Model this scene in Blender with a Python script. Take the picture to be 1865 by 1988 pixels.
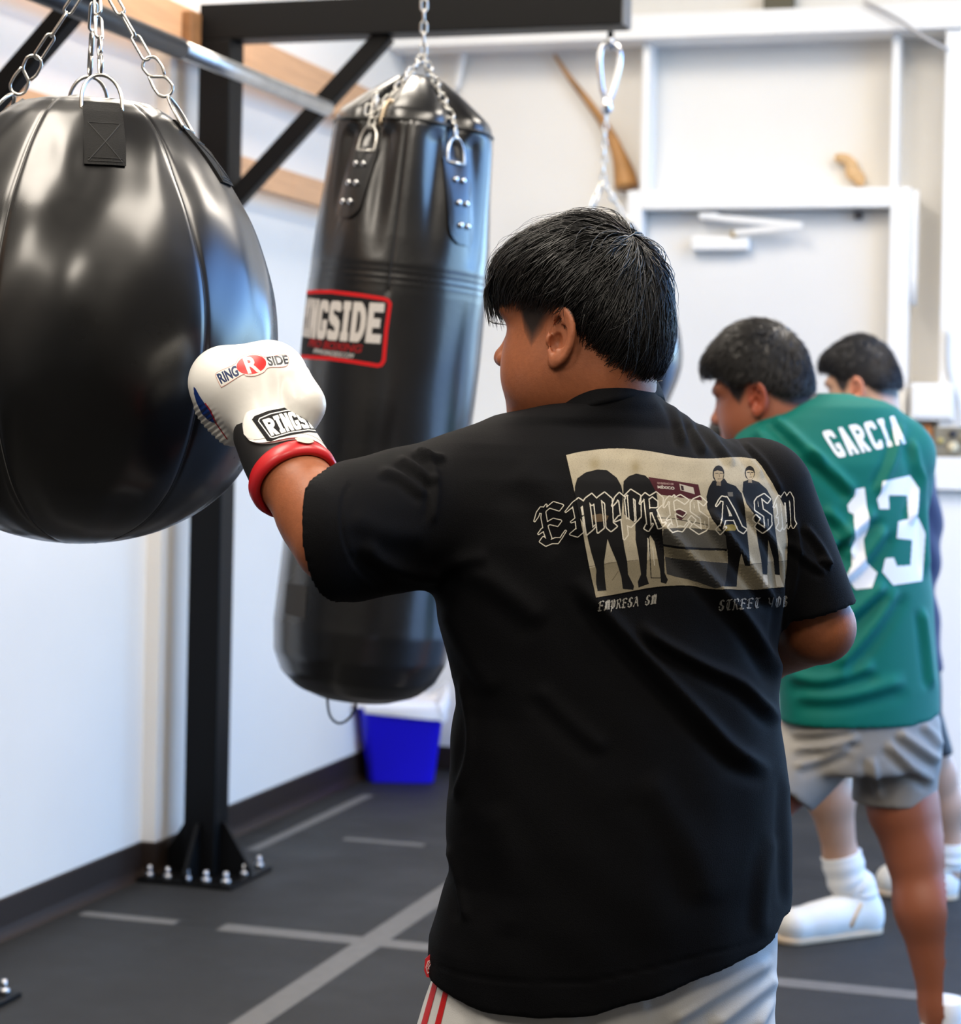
import bpy, bmesh, math, random
import numpy as np
from mathutils import Vector, Matrix
from mathutils.bvhtree import BVHTree

random.seed(7); RNG = np.random.default_rng(7)
S = bpy.context.scene
COL = S.collection
for o in list(bpy.data.objects):
    bpy.data.objects.remove(o)

# ------------------------------------------------------------------ camera
FPX = 4080.0                     # focal length in pixels of the 1865 px wide frame
PX0, PY0 = 932.5, 818.0          # optical axis in the frame (the photograph is a crop)
ROLL = math.radians(1.15)
YAW = math.radians(17.2)         # the camera looks 17 degrees left of the room's long axis
CAMX, CAMY, CAMZ = 2.74, 0.0, 1.35
CY, SY = math.cos(YAW), math.sin(YAW)
CR, SR = math.cos(ROLL), math.sin(ROLL)
cam = bpy.data.cameras.new('camera')
cam.sensor_fit = 'HORIZONTAL'; cam.sensor_width = 36.0
cam.lens = 36.0 * FPX / 1865.0
cam.shift_y = -(994.0 - PY0) / 1865.0
cam.clip_start = 0.05; cam.clip_end = 200
cam.dof.use_dof = True
cam.dof.focus_distance = 2.56
cam.dof.aperture_fstop = cam.lens / 12.5
camo = bpy.data.objects.new('camera', cam); COL.objects.link(camo)
camo.matrix_world = (Matrix.Translation((CAMX, CAMY, CAMZ)) @ Matrix.Rotation(YAW, 4, 'Z')
                     @ Matrix.Rotation(math.pi / 2, 4, 'X') @ Matrix.Rotation(ROLL, 4, 'Z'))
S.camera = camo

# ------------------------------------------------------------------ sky, exposure
S.view_settings.view_transform = 'Standard'
S.view_settings.look = 'None'
S.view_settings.gamma = 1.0
S.view_settings.use_curve_mapping = False
S.view_settings.exposure = 0.18
W = bpy.data.worlds.new('sky'); S.world = W; W.use_nodes = True
wn = W.node_tree.nodes; wl = W.node_tree.links
wn.clear()
wo = wn.new('ShaderNodeOutputWorld'); wb = wn.new('ShaderNodeBackground'); ws = wn.new('ShaderNodeTexSky')
ws.sky_type = 'NISHITA'; ws.sun_disc = False; ws.sun_elevation = math.radians(48); ws.sun_rotation = math.radians(200)
wb.inputs['Strength'].default_value = 1.08
wt = wn.new('ShaderNodeMix'); wt.data_type = 'RGBA'; wt.blend_type = 'MULTIPLY'; wt.inputs['Factor'].default_value = 1.0
wt.inputs['B'].default_value = (0.62, 0.86, 1.20, 1)      # the camera is balanced for the warm lamps
wl.new(ws.outputs['Color'], wt.inputs['A']); wl.new(wt.outputs['Result'], wb.inputs['Color']); wl.new(wb.outputs[0], wo.inputs['Surface'])
LAMP_POWER = 78.0               # each ceiling strip lamp, watts

# ------------------------------------------------------------------ geometry helpers
def uv_of(px, py):
    dx = np.asarray(px, float) - PX0; dy = np.asarray(py, float) - PY0
    return (dx * CR + dy * SR) / FPX, -(-dx * SR + dy * CR) / FPX
def PC(px, py, D):
    """pixel + distance along the view axis -> camera frame (right, depth, up)"""
    u, v = uv_of(px, py)
    return np.array([u * D, D + 0 * u, v * D])
def c2w(p):
    p = np.asarray(p, float)
    return np.stack([CAMX + p[..., 0] * CY - p[..., 1] * SY, CAMY + p[..., 0] * SY + p[..., 1] * CY, CAMZ + p[..., 2]], -1)
def w2c(p):
    p = np.asarray(p, float); x = p[..., 0] - CAMX; y = p[..., 1] - CAMY
    return np.stack([x * CY + y * SY, -x * SY + y * CY, p[..., 2] - CAMZ], -1)
def c2px(p):
    p = np.asarray(p, float); u = p[..., 0] / p[..., 1] * FPX; v = -p[..., 2] / p[..., 1] * FPX
    return PX0 + u * CR - v * SR, PY0 + u * SR + v * CR
def PW(px, py, D):
    return c2w(PC(px, py, D))
def on_floor(px, py, z=0.0):
    u, v = uv_of(px, py); D = (z - CAMZ) / v
    return c2w(np.array([u * D, D, v * D]))
def on_plane_x(px, py, x):
    u, v = uv_of(px, py); D = (x - CAMX) / (u * CY - SY)
    return c2w(np.array([u * D, D, v * D]))
def on_plane_y(px, py, y):
    u, v = uv_of(px, py); D = (y - CAMY) / (u * SY + CY)
    return c2w(np.array([u * D, D, v * D]))

def new_mesh(name, verts, faces, smooth=False):
    me = bpy.data.meshes.new(name)
    v = np.ascontiguousarray(np.asarray(verts, np.float32).reshape(-1, 3))
    if isinstance(faces, np.ndarray):
        n, k = faces.shape
        me.vertices.add(len(v)); me.vertices.foreach_set('co', v.ravel())
        me.loops.add(n * k); me.loops.foreach_set('vertex_index', faces.astype(np.int32).ravel())
        me.polygons.add(n); me.polygons.foreach_set('loop_start', np.arange(0, n * k, k, dtype=np.int32))
        me.update(calc_edges=True); me.validate()
    else:
        me.from_pydata(v.tolist(), [], [list(f) for f in faces]); me.update()
    if smooth and len(me.polygons):
        me.polygons.foreach_set('use_smooth', np.ones(len(me.polygons), bool))
    return me
def wloc(o):
    p = Vector((0, 0, 0))
    while o is not None:
        p = p + o.location; o = o.parent
    return p
def add(name, verts, faces, mat, parent=None, smooth=False, base=None):
    """link ONE mesh object; verts are world coordinates"""
    v = np.asarray(verts, float).reshape(-1, 3)
    if parent is not None:
        org = np.array(wloc(parent))
        loc = (0, 0, 0)
    else:
        org = np.array(base) if base is not None else np.array([(v[:, 0].min() + v[:, 0].max()) / 2, (v[:, 1].min() + v[:, 1].max()) / 2, v[:, 2].min()])
        loc = tuple(org)
    o = bpy.data.objects.new(name, new_mesh(name, v - org, faces, smooth))
    COL.objects.link(o); o.location = loc; o.parent = parent
    if mat is not None:
        for m in (mat if isinstance(mat, (list, tuple)) else [mat]):
            o.data.materials.append(m)
    return o
def tag(o, label, cat, group=None, kind=None):
    if label: o['label'] = label
    if cat: o['category'] = cat
    if group: o['group'] = group
    if kind: o['kind'] = kind
    return o
def thing(name, loc, label, cat, group=None):
    o = bpy.data.objects.new(name, None); COL.objects.link(o); o.location = tuple(loc); o.empty_display_size = 0.1
    return tag(o, label, cat, group)
def struct(o):
    o['kind'] = 'structure'; return o

BOXF = [(0, 1, 3, 2), (4, 6, 7, 5), (0, 4, 5, 1), (2, 3, 7, 6), (0, 2, 6, 4), (1, 5, 7, 3)]
def box_vf(x0, x1, y0, y1, z0, z1, bev=0.0):
    if bev <= 0:
        v = [(x, y, z) for x in (x0, x1) for y in (y0, y1) for z in (z0, z1)]
        return np.array(v, float), BOXF
    bm = bmesh.new()
    vs = [bm.verts.new((x, y, z)) for x in (x0, x1) for y in (y0, y1) for z in (z0, z1)]
    for f in BOXF: bm.faces.new([vs[i] for i in f])
    bmesh.ops.bevel(bm, geom=list(bm.edges), offset=bev, segments=2, affect='EDGES', profile=0.5)
    bm.verts.index_update()
    v = np.array([q.co[:] for q in bm.verts]); f = [[q.index for q in p.verts] for p in bm.faces]
    bm.free(); return v, f
def box(name, x0, x1, y0, y1, z0, z1, mat, parent=None, bev=0.0, base=None):
    v, f = box_vf(x0, x1, y0, y1, z0, z1, bev)
    return add(name, v, f, mat, parent, base=base)
def frame_of(t, ref=(0, 0, 1)):
    t = np.asarray(t, float); t = t / np.linalg.norm(t)
    r = np.asarray(ref, float)
    if abs(np.dot(t, r)) > 0.97: r = np.array([1.0, 0, 0])
    a = np.cross(r, t); a /= np.linalg.norm(a); b = np.cross(t, a)
    return t, a, b
def beam_vf(p0, p1, w, h, ref=(0, 0, 1), bev=0.0):
    """square bar between two points; w across (horizontal), h along ref"""
    p0 = np.asarray(p0, float); p1 = np.asarray(p1, float); L = np.linalg.norm(p1 - p0)
    t, a, b = frame_of(p1 - p0, ref)
    v, f = box_vf(-w / 2, w / 2, -h / 2, h / 2, 0, L, bev)
    return p0 + v[:, :1] * a + v[:, 1:2] * b + v[:, 2:3] * t, f
def tube_vf(pts, rad, n=12, closed=False, cap=True):
    P = np.asarray(pts, float); m = len(P)
    R = np.broadcast_to(np.asarray(rad, float), (m,))
    if closed: T = np.roll(P, -1, 0) - np.roll(P, 1, 0)
    else:
        T = np.gradient(P, axis=0)
    T /= np.linalg.norm(T, axis=1, keepdims=True) + 1e-12
    t, a, b = frame_of(T[0])
    V = []
    ang = np.linspace(0, 2 * np.pi, n, endpoint=False)
    for i in range(m):
        a = a - T[i] * np.dot(a, T[i]); a /= np.linalg.norm(a); b = np.cross(T[i], a)
        V.append(P[i] + R[i] * (np.cos(ang)[:, None] * a + np.sin(ang)[:, None] * b))
    V = np.concatenate(V); F = []
    for i in range(m if closed else m - 1):
        j = (i + 1) % m
        for k in range(n):
            l = (k + 1) % n
            F.append((i * n + k, i * n + l, j * n + l, j * n + k))
    if cap and not closed:
        F.append(tuple(range(n - 1, -1, -1))); F.append(tuple((m - 1) * n + k for k in range(n)))
    return V, F
def join_vf(parts):
    V = []; F = []; o = 0
    for v, f in parts:
        V.append(np.asarray(v, float)); F += [tuple(int(i) + o for i in q) for q in f]; o += len(v)
    return np.concatenate(V), F
def grid_faces(nu, nv, wrap_u=False):
    """faces of a (nv rows, nu columns) vertex grid"""
    i = np.arange(nv - 1)[:, None]; j = np.arange(nu if wrap_u else nu - 1)[None, :]
    j2 = (j + 1) % nu
    return np.stack([i * nu + j, i * nu + j2, (i + 1) * nu + j2, (i + 1) * nu + j], -1).reshape(-1, 4)
def smooth_curve(pts, n):
    """Catmull-Rom through the points"""
    P = np.asarray(pts, float); m = len(P)
    Q = np.vstack([2 * P[0] - P[1], P, 2 * P[-1] - P[-2]])
    out = []
    for s in np.linspace(0, m - 1, n):
        i = min(int(s), m - 2); t = s - i
        a, b, c, d = Q[i], Q[i + 1], Q[i + 2], Q[i + 3]
        out.append(0.5 * (2 * b + (c - a) * t + (2 * a - 5 * b + 4 * c - d) * t * t + (3 * b - a - 3 * c + d) * t ** 3))
    return np.array(out)

# ------------------------------------------------------------------ materials
MATS = {}
def mat(name, col, rough=0.5, metal=0.0, noise=None, bump=None, spec=None, sheen=0.0, coat=0.0, sub=0.0, attr=None, trans=0.0, emit=None, aniso_noise=None):
    """noise=(scale, amount, detail), bump=(scale, strength)"""
    if name in MATS: return MATS[name]
    m = bpy.data.materials.new(name); m.use_nodes = True
    nt = m.node_tree; n = nt.nodes; l = nt.links; b = n['Principled BSDF']
    b.inputs['Base Color'].default_value = (*col, 1); b.inputs['Roughness'].default_value = rough
    b.inputs['Metallic'].default_value = metal
    if spec is not None: b.inputs['Specular IOR Level'].default_value = spec
    if sheen: b.inputs['Sheen Weight'].default_value = sheen; b.inputs['Sheen Roughness'].default_value = 0.4
    if coat: b.inputs['Coat Weight'].default_value = coat; b.inputs['Coat Roughness'].default_value = 0.2
    if sub:
        b.inputs['Subsurface Weight'].default_value = sub; b.inputs['Subsurface Scale'].default_value = 0.008
        b.inputs['Subsurface Radius'].default_value = (1.0, 0.35, 0.2)
    if trans: b.inputs['Transmission Weight'].default_value = trans
    if emit: b.inputs['Emission Color'].default_value = (*emit[:3], 1); b.inputs['Emission Strength'].default_value = emit[3]
    co = n.new('ShaderNodeTexCoord')
    src = None
    if attr:
        at = n.new('ShaderNodeAttribute'); at.attribute_name = attr; src = at.outputs['Color']
        l.new(src, b.inputs['Base Color'])
    if noise:
        sc, am, de = noise[:3]
        mp = n.new('ShaderNodeMapping'); l.new(co.outputs['Object'], mp.inputs['Vector'])
        if len(noise) > 3: mp.inputs['Scale'].default_value = noise[3]
        tx = n.new('ShaderNodeTexNoise'); tx.inputs['Scale'].default_value = sc; tx.inputs['Detail'].default_value = de
        l.new(mp.outputs[0], tx.inputs['Vector'])
        rp = n.new('ShaderNodeMapRange'); rp.inputs['From Min'].default_value = 0.25; rp.inputs['From Max'].default_value = 0.75
        rp.inputs['To Min'].default_value = 1 - am; rp.inputs['To Max'].default_value = 1 + am
        l.new(tx.outputs['Fac'], rp.inputs['Value'])
        mx = n.new('ShaderNodeMix'); mx.data_type = 'RGBA'; mx.blend_type = 'MULTIPLY'; mx.inputs['Factor'].default_value = 1
        if src is not None: l.new(src, mx.inputs['A'])
        else: mx.inputs['A'].default_value = (*col, 1)
        l.new(rp.outputs[0], mx.inputs['B']); l.new(mx.outputs['Result'], b.inputs['Base Color'])
    if bump:
        tb = n.new('ShaderNodeTexNoise'); tb.inputs['Scale'].default_value = bump[0]; tb.inputs['Detail'].default_value = 4
        if len(bump) > 2:
            mp2 = n.new('ShaderNodeMapping'); mp2.inputs['Scale'].default_value = bump[2]
            l.new(co.outputs['Object'], mp2.inputs['Vector']); l.new(mp2.outputs[0], tb.inputs['Vector'])
        else: l.new(co.outputs['Object'], tb.inputs['Vector'])
        bp = n.new('ShaderNodeBump'); bp.inputs['Strength'].default_value = bump[1]; bp.inputs['Distance'].default_value = 0.004
        l.new(tb.outputs['Fac'], bp.inputs['Height']); l.new(bp.outputs[0], b.inputs['Normal'])
    if aniso_noise:
        tr = n.new('ShaderNodeTexNoise'); tr.inputs['Scale'].default_value = aniso_noise[0]; tr.inputs['Detail'].default_value = 5
        l.new(co.outputs['Object'], tr.inputs['Vector'])
        r2 = n.new('ShaderNodeMapRange'); r2.inputs['From Min'].default_value = .3; r2.inputs['From Max'].default_value = .7
        r2.inputs['To Min'].default_value = aniso_noise[1]; r2.inputs['To Max'].default_value = aniso_noise[2]
        l.new(tr.outputs['Fac'], r2.inputs['Value']); l.new(r2.outputs[0], b.inputs['Roughness'])
    MATS[name] = m
    return m

# ------------------------------------------------------------------ implicit surfaces
def nets(F, o, h):
    """naive surface nets on a 3D array; returns verts, quads"""
    F = np.ascontiguousarray(F, np.float32); s = F < 0
    c = np.zeros(tuple(d - 1 for d in F.shape), np.int8)
    cor = [(i, j, k) for i in (0, 1) for j in (0, 1) for k in (0, 1)]
    nx, ny, nz = F.shape
    for i, j, k in cor: c += s[i:nx - 1 + i, j:ny - 1 + j, k:nz - 1 + k]
    m = (c > 0) & (c < 8)
    ijk = np.argwhere(m); idx = np.full(c.shape, -1, np.int32); idx[m] = np.arange(len(ijk))
    acc = np.zeros((len(ijk), 3)); cnt = np.zeros(len(ijk))
    val = {q: F[ijk[:, 0] + q[0], ijk[:, 1] + q[1], ijk[:, 2] + q[2]] for q in cor}
    for a in cor:
        for d in range(3):
            if a[d] == 0:
                b = list(a); b[d] = 1; b = tuple(b)
                va, vb = val[a], val[b]; x = (va < 0) != (vb < 0)
                t = np.where(x, va / np.where(va == vb, 1, va - vb), 0)
                p = np.tile(np.array(a, float), (len(ijk), 1)); p[:, d] += t
                acc[x] += p[x]; cnt[x] += 1
    V = (ijk + acc / cnt[:, None]) * h + np.asarray(o)
    Q = []
    for d in range(3):
        e1, e2 = (d + 1) % 3, (d + 2) % 3
        sl0 = [slice(1, -1)] * 3; sl1 = [slice(1, -1)] * 3
        sl0[d] = slice(0, -1); sl1[d] = slice(1, None)
        A = s[tuple(sl0)]; B = s[tuple(sl1)]
        x = np.argwhere(A != B)
        if not len(x): continue
        off = np.ones(3, int); off[d] = 0
        p = x + off; sg = A[x[:, 0], x[:, 1], x[:, 2]]
        def cell(u, v):
            q = p.copy(); q[:, e1] -= u; q[:, e2] -= v
            return idx[q[:, 0], q[:, 1], q[:, 2]]
        quad = np.stack([cell(0, 0), cell(1, 0), cell(1, 1), cell(0, 1)], 1)
        quad[~sg] = quad[~sg][:, ::-1]
        Q.append(quad)
    Q = np.concatenate(Q); Q = Q[(Q >= 0).all(1)]
    return V, Q
def vnormals(V, Q):
    n = np.cross(V[Q[:, 2]] - V[Q[:, 0]], V[Q[:, 3]] - V[Q[:, 1]])
    N = np.stack([sum(np.bincount(Q[:, k], n[:, a], len(V)) for k in range(4)) for a in range(3)], 1)
    return N / (np.linalg.norm(N, axis=1, keepdims=True) + 1e-12)
def relax(V, Q, it=3, lam=0.5, w=None):
    e = np.concatenate([Q[:, [0, 1]], Q[:, [1, 2]], Q[:, [2, 3]], Q[:, [3, 0]]])
    e = np.concatenate([e, e[:, ::-1]])
    deg = np.bincount(e[:, 0], minlength=len(V)); deg[deg == 0] = 1
    for i in range(it):
        for l in (lam, -lam * 1.03):
            M = np.stack([np.bincount(e[:, 0], V[e[:, 1], a], len(V)) for a in range(3)], 1) / deg[:, None]
            d = l * (M - V)
            V = V + (d if w is None else d * w[:, None])
    return V
class Field:
    """sampled box in the camera frame"""
    def __init__(s, lo, hi, h):
        s.o = np.array(lo, float); s.h = h
        s.n = [int(math.ceil((b - a) / h)) + 1 for a, b in zip(lo, hi)]
        s.X = (s.o[0] + h * np.arange(s.n[0]))[:, None, None].astype(np.float32)
        s.Y = (s.o[1] + h * np.arange(s.n[1]))[None, :, None].astype(np.float32)
        s.Z = (s.o[2] + h * np.arange(s.n[2]))[None, None, :].astype(np.float32)
    def mesh(s, F, it=2):
        V, Q = nets(np.broadcast_to(F, s.n), s.o, s.h)
        return relax(V, Q, it), Q
def smin(a, b, k):
    h = np.clip(0.5 + 0.5 * (b - a) / k, 0, 1)
    return b + (a - b) * h - k * h * (1 - h)
def smax(a, b, k):
    return -smin(-a, -b, k)
def ell(x, y, z, c, r):
    a = (x - c[0]) / r[0]; b = (y - c[1]) / r[1]; d = (z - c[2]) / r[2]
    k0 = np.sqrt(a * a + b * b + d * d)
    k1 = np.sqrt((a / r[0]) ** 2 + (b / r[1]) ** 2 + (d / r[2]) ** 2) + 1e-9
    return k0 * (k0 - 1) / k1
def cone(x, y, z, a, b, ra, rb):
    """tapered capsule"""
    a = np.asarray(a, np.float32); b = np.asarray(b, np.float32); d = b - a; L2 = float(np.dot(d, d))
    t = np.clip(((x - a[0]) * d[0] + (y - a[1]) * d[1] + (z - a[2]) * d[2]) / L2, 0, 1)
    q = np.sqrt((x - a[0] - t * d[0]) ** 2 + (y - a[1] - t * d[1]) ** 2 + (z - a[2] - t * d[2]) ** 2)
    return q - (ra + (rb - ra) * t)
def chain_sdf(x, y, z, pts, rad, k):
    f = None
    for i in range(len(pts) - 1):
        g = cone(x, y, z, pts[i], pts[i + 1], rad[i], rad[i + 1])
        f = g if f is None else smin(f, g, k)
    return f
def loft(x, y, z, rows, p=2.0, shear=0.0):
    """rows: (z, centre x, centre y, half width, half depth); superellipse sections stacked along z"""
    R = np.array(sorted(rows), float); zz = z.ravel()
    g = lambda k: np.interp(zz, R[:, 0], R[:, k]).astype(np.float32)[None, None, :]
    cx, cy, a, b = g(1), g(2), g(3), g(4)
    u = np.abs((x - cx) / a); v = np.abs((y - cy - shear * (x - cx)) / b)
    q = (u ** p + v ** p) ** (1 / p)
    f = (q - 1) * np.minimum(a, b)
    return np.maximum(f, np.maximum(z - R[-1, 0], R[0, 0] - z))
def px_rows(rows, D, yb):
    """silhouette rows (py, left px, right px, half depth) at distance D -> loft rows"""
    out = []
    for r in rows:
        py, l, rr, b = r[:4]; Dc = r[4] if len(r) > 4 else D
        a = PC(l, py, Dc); c = PC(rr, py, Dc)
        out.append(((a[2] + c[2]) / 2, (a[0] + c[0]) / 2, Dc, (c[0] - a[0]) / 2, b))
    return out
# ================================================================== the room
YB = 7.74            # back wall
XR = 4.6             # right wall
YF = -3.2            # wall behind the camera
ZC = 3.9             # ceiling
white = mat('wall paint', (0.80, 0.79, 0.765), 0.7, noise=(3, 0.02, 3), bump=(60, 0.05))
white2 = mat('white metal paint', (0.82, 0.815, 0.80), 0.45, noise=(5, 0.02, 3))
panelm = mat('off white liner panel', (0.76, 0.74, 0.70), 0.6, noise=(2, 0.03, 3))
rubber = mat('black rubber mat', (0.0105, 0.0105, 0.0105), 0.64, noise=(260, 0.35, 3), bump=(350, 0.25), aniso_noise=(3.0, 0.55, 0.72), spec=.4)
subfl = mat('concrete sub floor', (0.012, 0.012, 0.013), 0.8)
basem = mat('dark brown vinyl base', (0.024, 0.015, 0.011), 0.5, spec=.3)
tapem = mat('grey floor tape', (0.115, 0.112, 0.107), 0.6, noise=(30, 0.12, 4))
blackst = mat('black powder coated steel', (0.0025, 0.0025, 0.0029), 0.45, bump=(400, 0.05), spec=.14)
woodm = mat('pine board', (0.60, 0.33, 0.17), 0.6, noise=(9, 0.16, 5, (6, 0.35, 6)))
galv = mat('galvanised pipe', (0.62, 0.62, 0.61), 0.32, metal=0.9, noise=(20, 0.15, 4))
zinc = mat('zinc plated chain', (0.62, 0.61, 0.58), 0.28, metal=1.0, noise=(60, 0.2, 4))
chrome = mat('bright steel', (0.75, 0.76, 0.78), 0.18, metal=1.0)
boltm = mat('zinc bolt', (0.6, 0.6, 0.62), 0.3, metal=1.0)

fl = struct(box('floor', 0, XR, YF, YB, -0.06, -0.012, subfl))
# rubber mats, each its own piece; the seams follow those in the photograph
seam_y = [5.11 + 1.22 * k for k in range(-7, 3)]
seam_x = [0.0, 0.891, 0.891 + 1.83, XR]
ys = [YF] + [y for y in seam_y if YF + 0.05 < y < YB - 0.05] + [YB]
for i in range(len(seam_x) - 1):
    for j in range(len(ys) - 1):
        g = 0.0015
        o = box('rubber_mat', seam_x[i] + g, seam_x[i + 1] - g, ys[j] + g, ys[j + 1] - g, -0.012, 0.0, rubber, fl)
def tape(x0, x1, y0, y1, zt=0.0008):
    nx = max(2, int((x1 - x0) / 0.05)); ny = max(2, int((y1 - y0) / 0.05))
    v, f = box_vf(x0, x1, y0, y1, 0.0002, zt)
    return add('seam_tape', v, f, tapem, fl)
tape(0.853, 0.929, YF, 6.2)
tape(0.47, 0.853, 5.072, 5.148, 0.0009); tape(0.929, 2.72, 5.072, 5.148)
tape(0.06, 0.34, 5.085, 5.135); tape(0.35, 0.62, 6.31, 6.35)
tape(0.13, 0.17, 6.05, 7.1, 0.0007)

# left wall with a shallow pilaster
whitew = mat('warm white wall paint', (0.83, 0.785, 0.715), 0.7, noise=(3, 0.02, 3), bump=(60, 0.05))
wlx = struct(box('wall_left', -0.15, 0.0, 3.5, YB + 0.15, 0, ZC, whitew))
struct(box('wall_rear_left', -0.15, 0.0, YF, 3.5, 0, ZC, mat('darkened unseen wall', (.11, .108, .105), .8)))  # unseen stretch of the left wall, darkened to keep the bags' reflections dark
pA = on_plane_x(279, 1600, 0.0); pB = on_plane_x(320, 1580, 0.045)
PIL0 = float((pA[1] + pB[1]) / 2) - 0.04; PIL1 = PIL0 + 0.42
struct(box('trim_1', 0.0, 0.045, PIL0, PIL1, 0, ZC, whitew))
def baseboard(name, segs):
    """vinyl cove base: list of (x0,y0,x1,y1,nx,ny) runs with an outward normal"""
    prt = []
    for (x0, y0, x1, y1, nx, ny) in segs:
        prof = [(0.0, 0.0), (0.022, 0.0), (0.016, 0.004), (0.008, 0.016), (0.005, 0.03), (0.005, 0.100), (0.0, 0.104)]
        V = [(x0 + nx * d, y0 + ny * d, z) for d, z in prof] + [(x1 + nx * d, y1 + ny * d, z) for d, z in prof]
        n = len(prof)
        F = [(i, i + 1, n + i + 1, n + i) for i in range(n - 1)] + [tuple(range(n)), tuple(range(2 * n - 1, n - 1, -1))]
        prt.append((V, F))
    v, f = join_vf(prt)
    return struct(add(name, v, f, basem))
baseboard('baseboard_left', [(0, YF, 0, PIL0, 1, 0), (0.0, PIL0, 0.045, PIL0, 0, -1), (0.045, PIL0, 0.045, PIL1, 1, 0), (0, PIL1, 0, YB, 1, 0)])

# back wall: liner panel behind projecting white girts
BX0, BX1, BZ = 2.75, 4.4, 2.62      # second doorway, right of the frame
v, f = join_vf([box_vf(-.15, BX0, YB, YB + .15, 0, ZC), box_vf(BX1, XR + .15, YB, YB + .15, 0, ZC), box_vf(BX0, BX1, YB, YB + .15, BZ, ZC)])
wbk = struct(add('wall_back', v, f, panelm))
GD = 0.20
gz0 = float(on_plane_y(1450, 68, YB - GD)[2]); gz1 = float(on_plane_y(1450, 19, YB - GD)[2])
box('girt', 0.0, XR, YB - GD, YB, gz0, gz1, white2, wbk, bev=0.004)
# door frame and studs
def bx(px, py, y): return float(on_plane_y(px, py, y)[0])
def bz(px, py, y): return float(on_plane_y(px, py, y)[2])
FD = 0.14
yF = YB - FD
xl0, xl1 = bx(1217, 400, yF), bx(1246, 400, yF); xr0, xr1 = bx(1727, 430, yF), bx(1766, 430, yF)
hz0, hz1 = bz(1500, 404, yF), bz(1500, 366, yF)
dfr = thing('door_frame', ((xl0 + xr1) / 2, yF, 0), 'white metal door frame with deep jambs around the closed exit door', 'door frame')
box('jamb', xl0, xl1, yF, YB, 0, hz1, white2, dfr, bev=0.004)
box('jamb', xr0, xr1, yF, YB, 0, hz1, white2, dfr, bev=0.004)
box('head', xl1, xr0, yF, YB, hz0, hz1, white2, dfr, bev=0.004)
v, f = tube_vf([(xr1 + 0.012, yF + 0.03, z) for z in np.linspace(hz0 - .35, hz1 - .01, 5)], 0.016, 10)
add('frame_edge_trim', v, f, white2, dfr, True)
doorm = mat('painted steel door', (0.72, 0.71, 0.69), 0.45, noise=(2, 0.02, 2))
dr = struct(box('door_1', xl1 + 0.004, xr0 - 0.004, YB - 0.05, YB - 0.005, 0.01, hz0 - 0.004, doorm))
# door closer
yd = YB - 0.05
c0 = on_plane_y(1341, 472, yd - 0.05); c1 = on_plane_y(1453, 472, yd - 0.05)
clo = thing('door_closer', (float((c0[0] + c1[0]) / 2), yd, float(c0[2]) - 0.03), 'white hydraulic door closer with a folded arm at the top of the door', 'door closer')
zc = float((c0[2] + c1[2]) / 2)
box('closer_body', c0[0], c1[0], yd - 0.055, yd, zc - 0.026, zc + 0.026, white2, clo, bev=0.008)
a0 = on_plane_y(1425, 452, yd - 0.06); a1 = on_plane_y(1556, 437, yd - 0.085); a2 = on_plane_y(1368, 420, yd - 0.06)
box('pivot', a0[0] - .012, a0[0] + .012, yd - .06, yd - .03, zc + .02, a0[2] + .01, mat('brass pivot', (.35, .25, .08), .4, .8), clo)
v, f = beam_vf(a0, a1, 0.012, 0.018); add('main_arm', v, f, white2, clo)
v, f = beam_vf(a1, a2, 0.012, 0.02); add('fore_arm', v, f, white2, clo)
box('shoe', a2[0] - .02, a2[0] + .05, yd - .07, yd, a2[2] - .01, a2[2] + .014, white2, clo, bev=.003)
k = on_plane_y(1666, 418, yd - 0.02)
box('latch_block', k[0] - .014, k[0] + .014, yd - .03, yd, k[2] - .012, k[2] + .012, mat('dark latch', (.05, .05, .06), .4, .5), dr)
# studs above the door, right hand column, utility box, mid girt
for pxs in (1256, 1741):
    xs = bx(pxs, 230, YB - 0.13)
    box('stud', xs - 0.022, xs + 0.006, YB - 0.13, YB, hz1 - 0.02, gz0, white2, wbk, bev=0.002)
xc = bx(1829, 400, YB - 0.18)
box('column', xc, xc + 0.32, YB - 0.18, YB, 0, gz0, white2, wbk, bev=0.004)
mg0, mg1 = bz(1850, 952, YB - GD - .02), bz(1850, 888, YB - GD - .02)
box('girt', bx(1768, 920, YB - 0.2), BX0, YB - GD - 0.02, YB, mg0, mg1, white2, wbk, bev=0.004)
yq = YB - 0.20
ub = thing('utility_box', (bx(1800, 780, yq), YB, bz(1800, 815, yq)), 'flat white utility box fixed beside the door frame above the wall ledge', 'utility box')
box('case', bx(1766, 780, yq), bx(1851, 780, yq), yq, YB - 0.003, bz(1800, 816, yq), bz(1800, 744, yq), white2, ub, bev=0.004)
box('cover', bx(1772, 780, yq), bx(1846, 780, yq), yq - 0.006, yq, bz(1800, 810, yq), bz(1800, 750, yq), white2, ub, bev=0.002)
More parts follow.
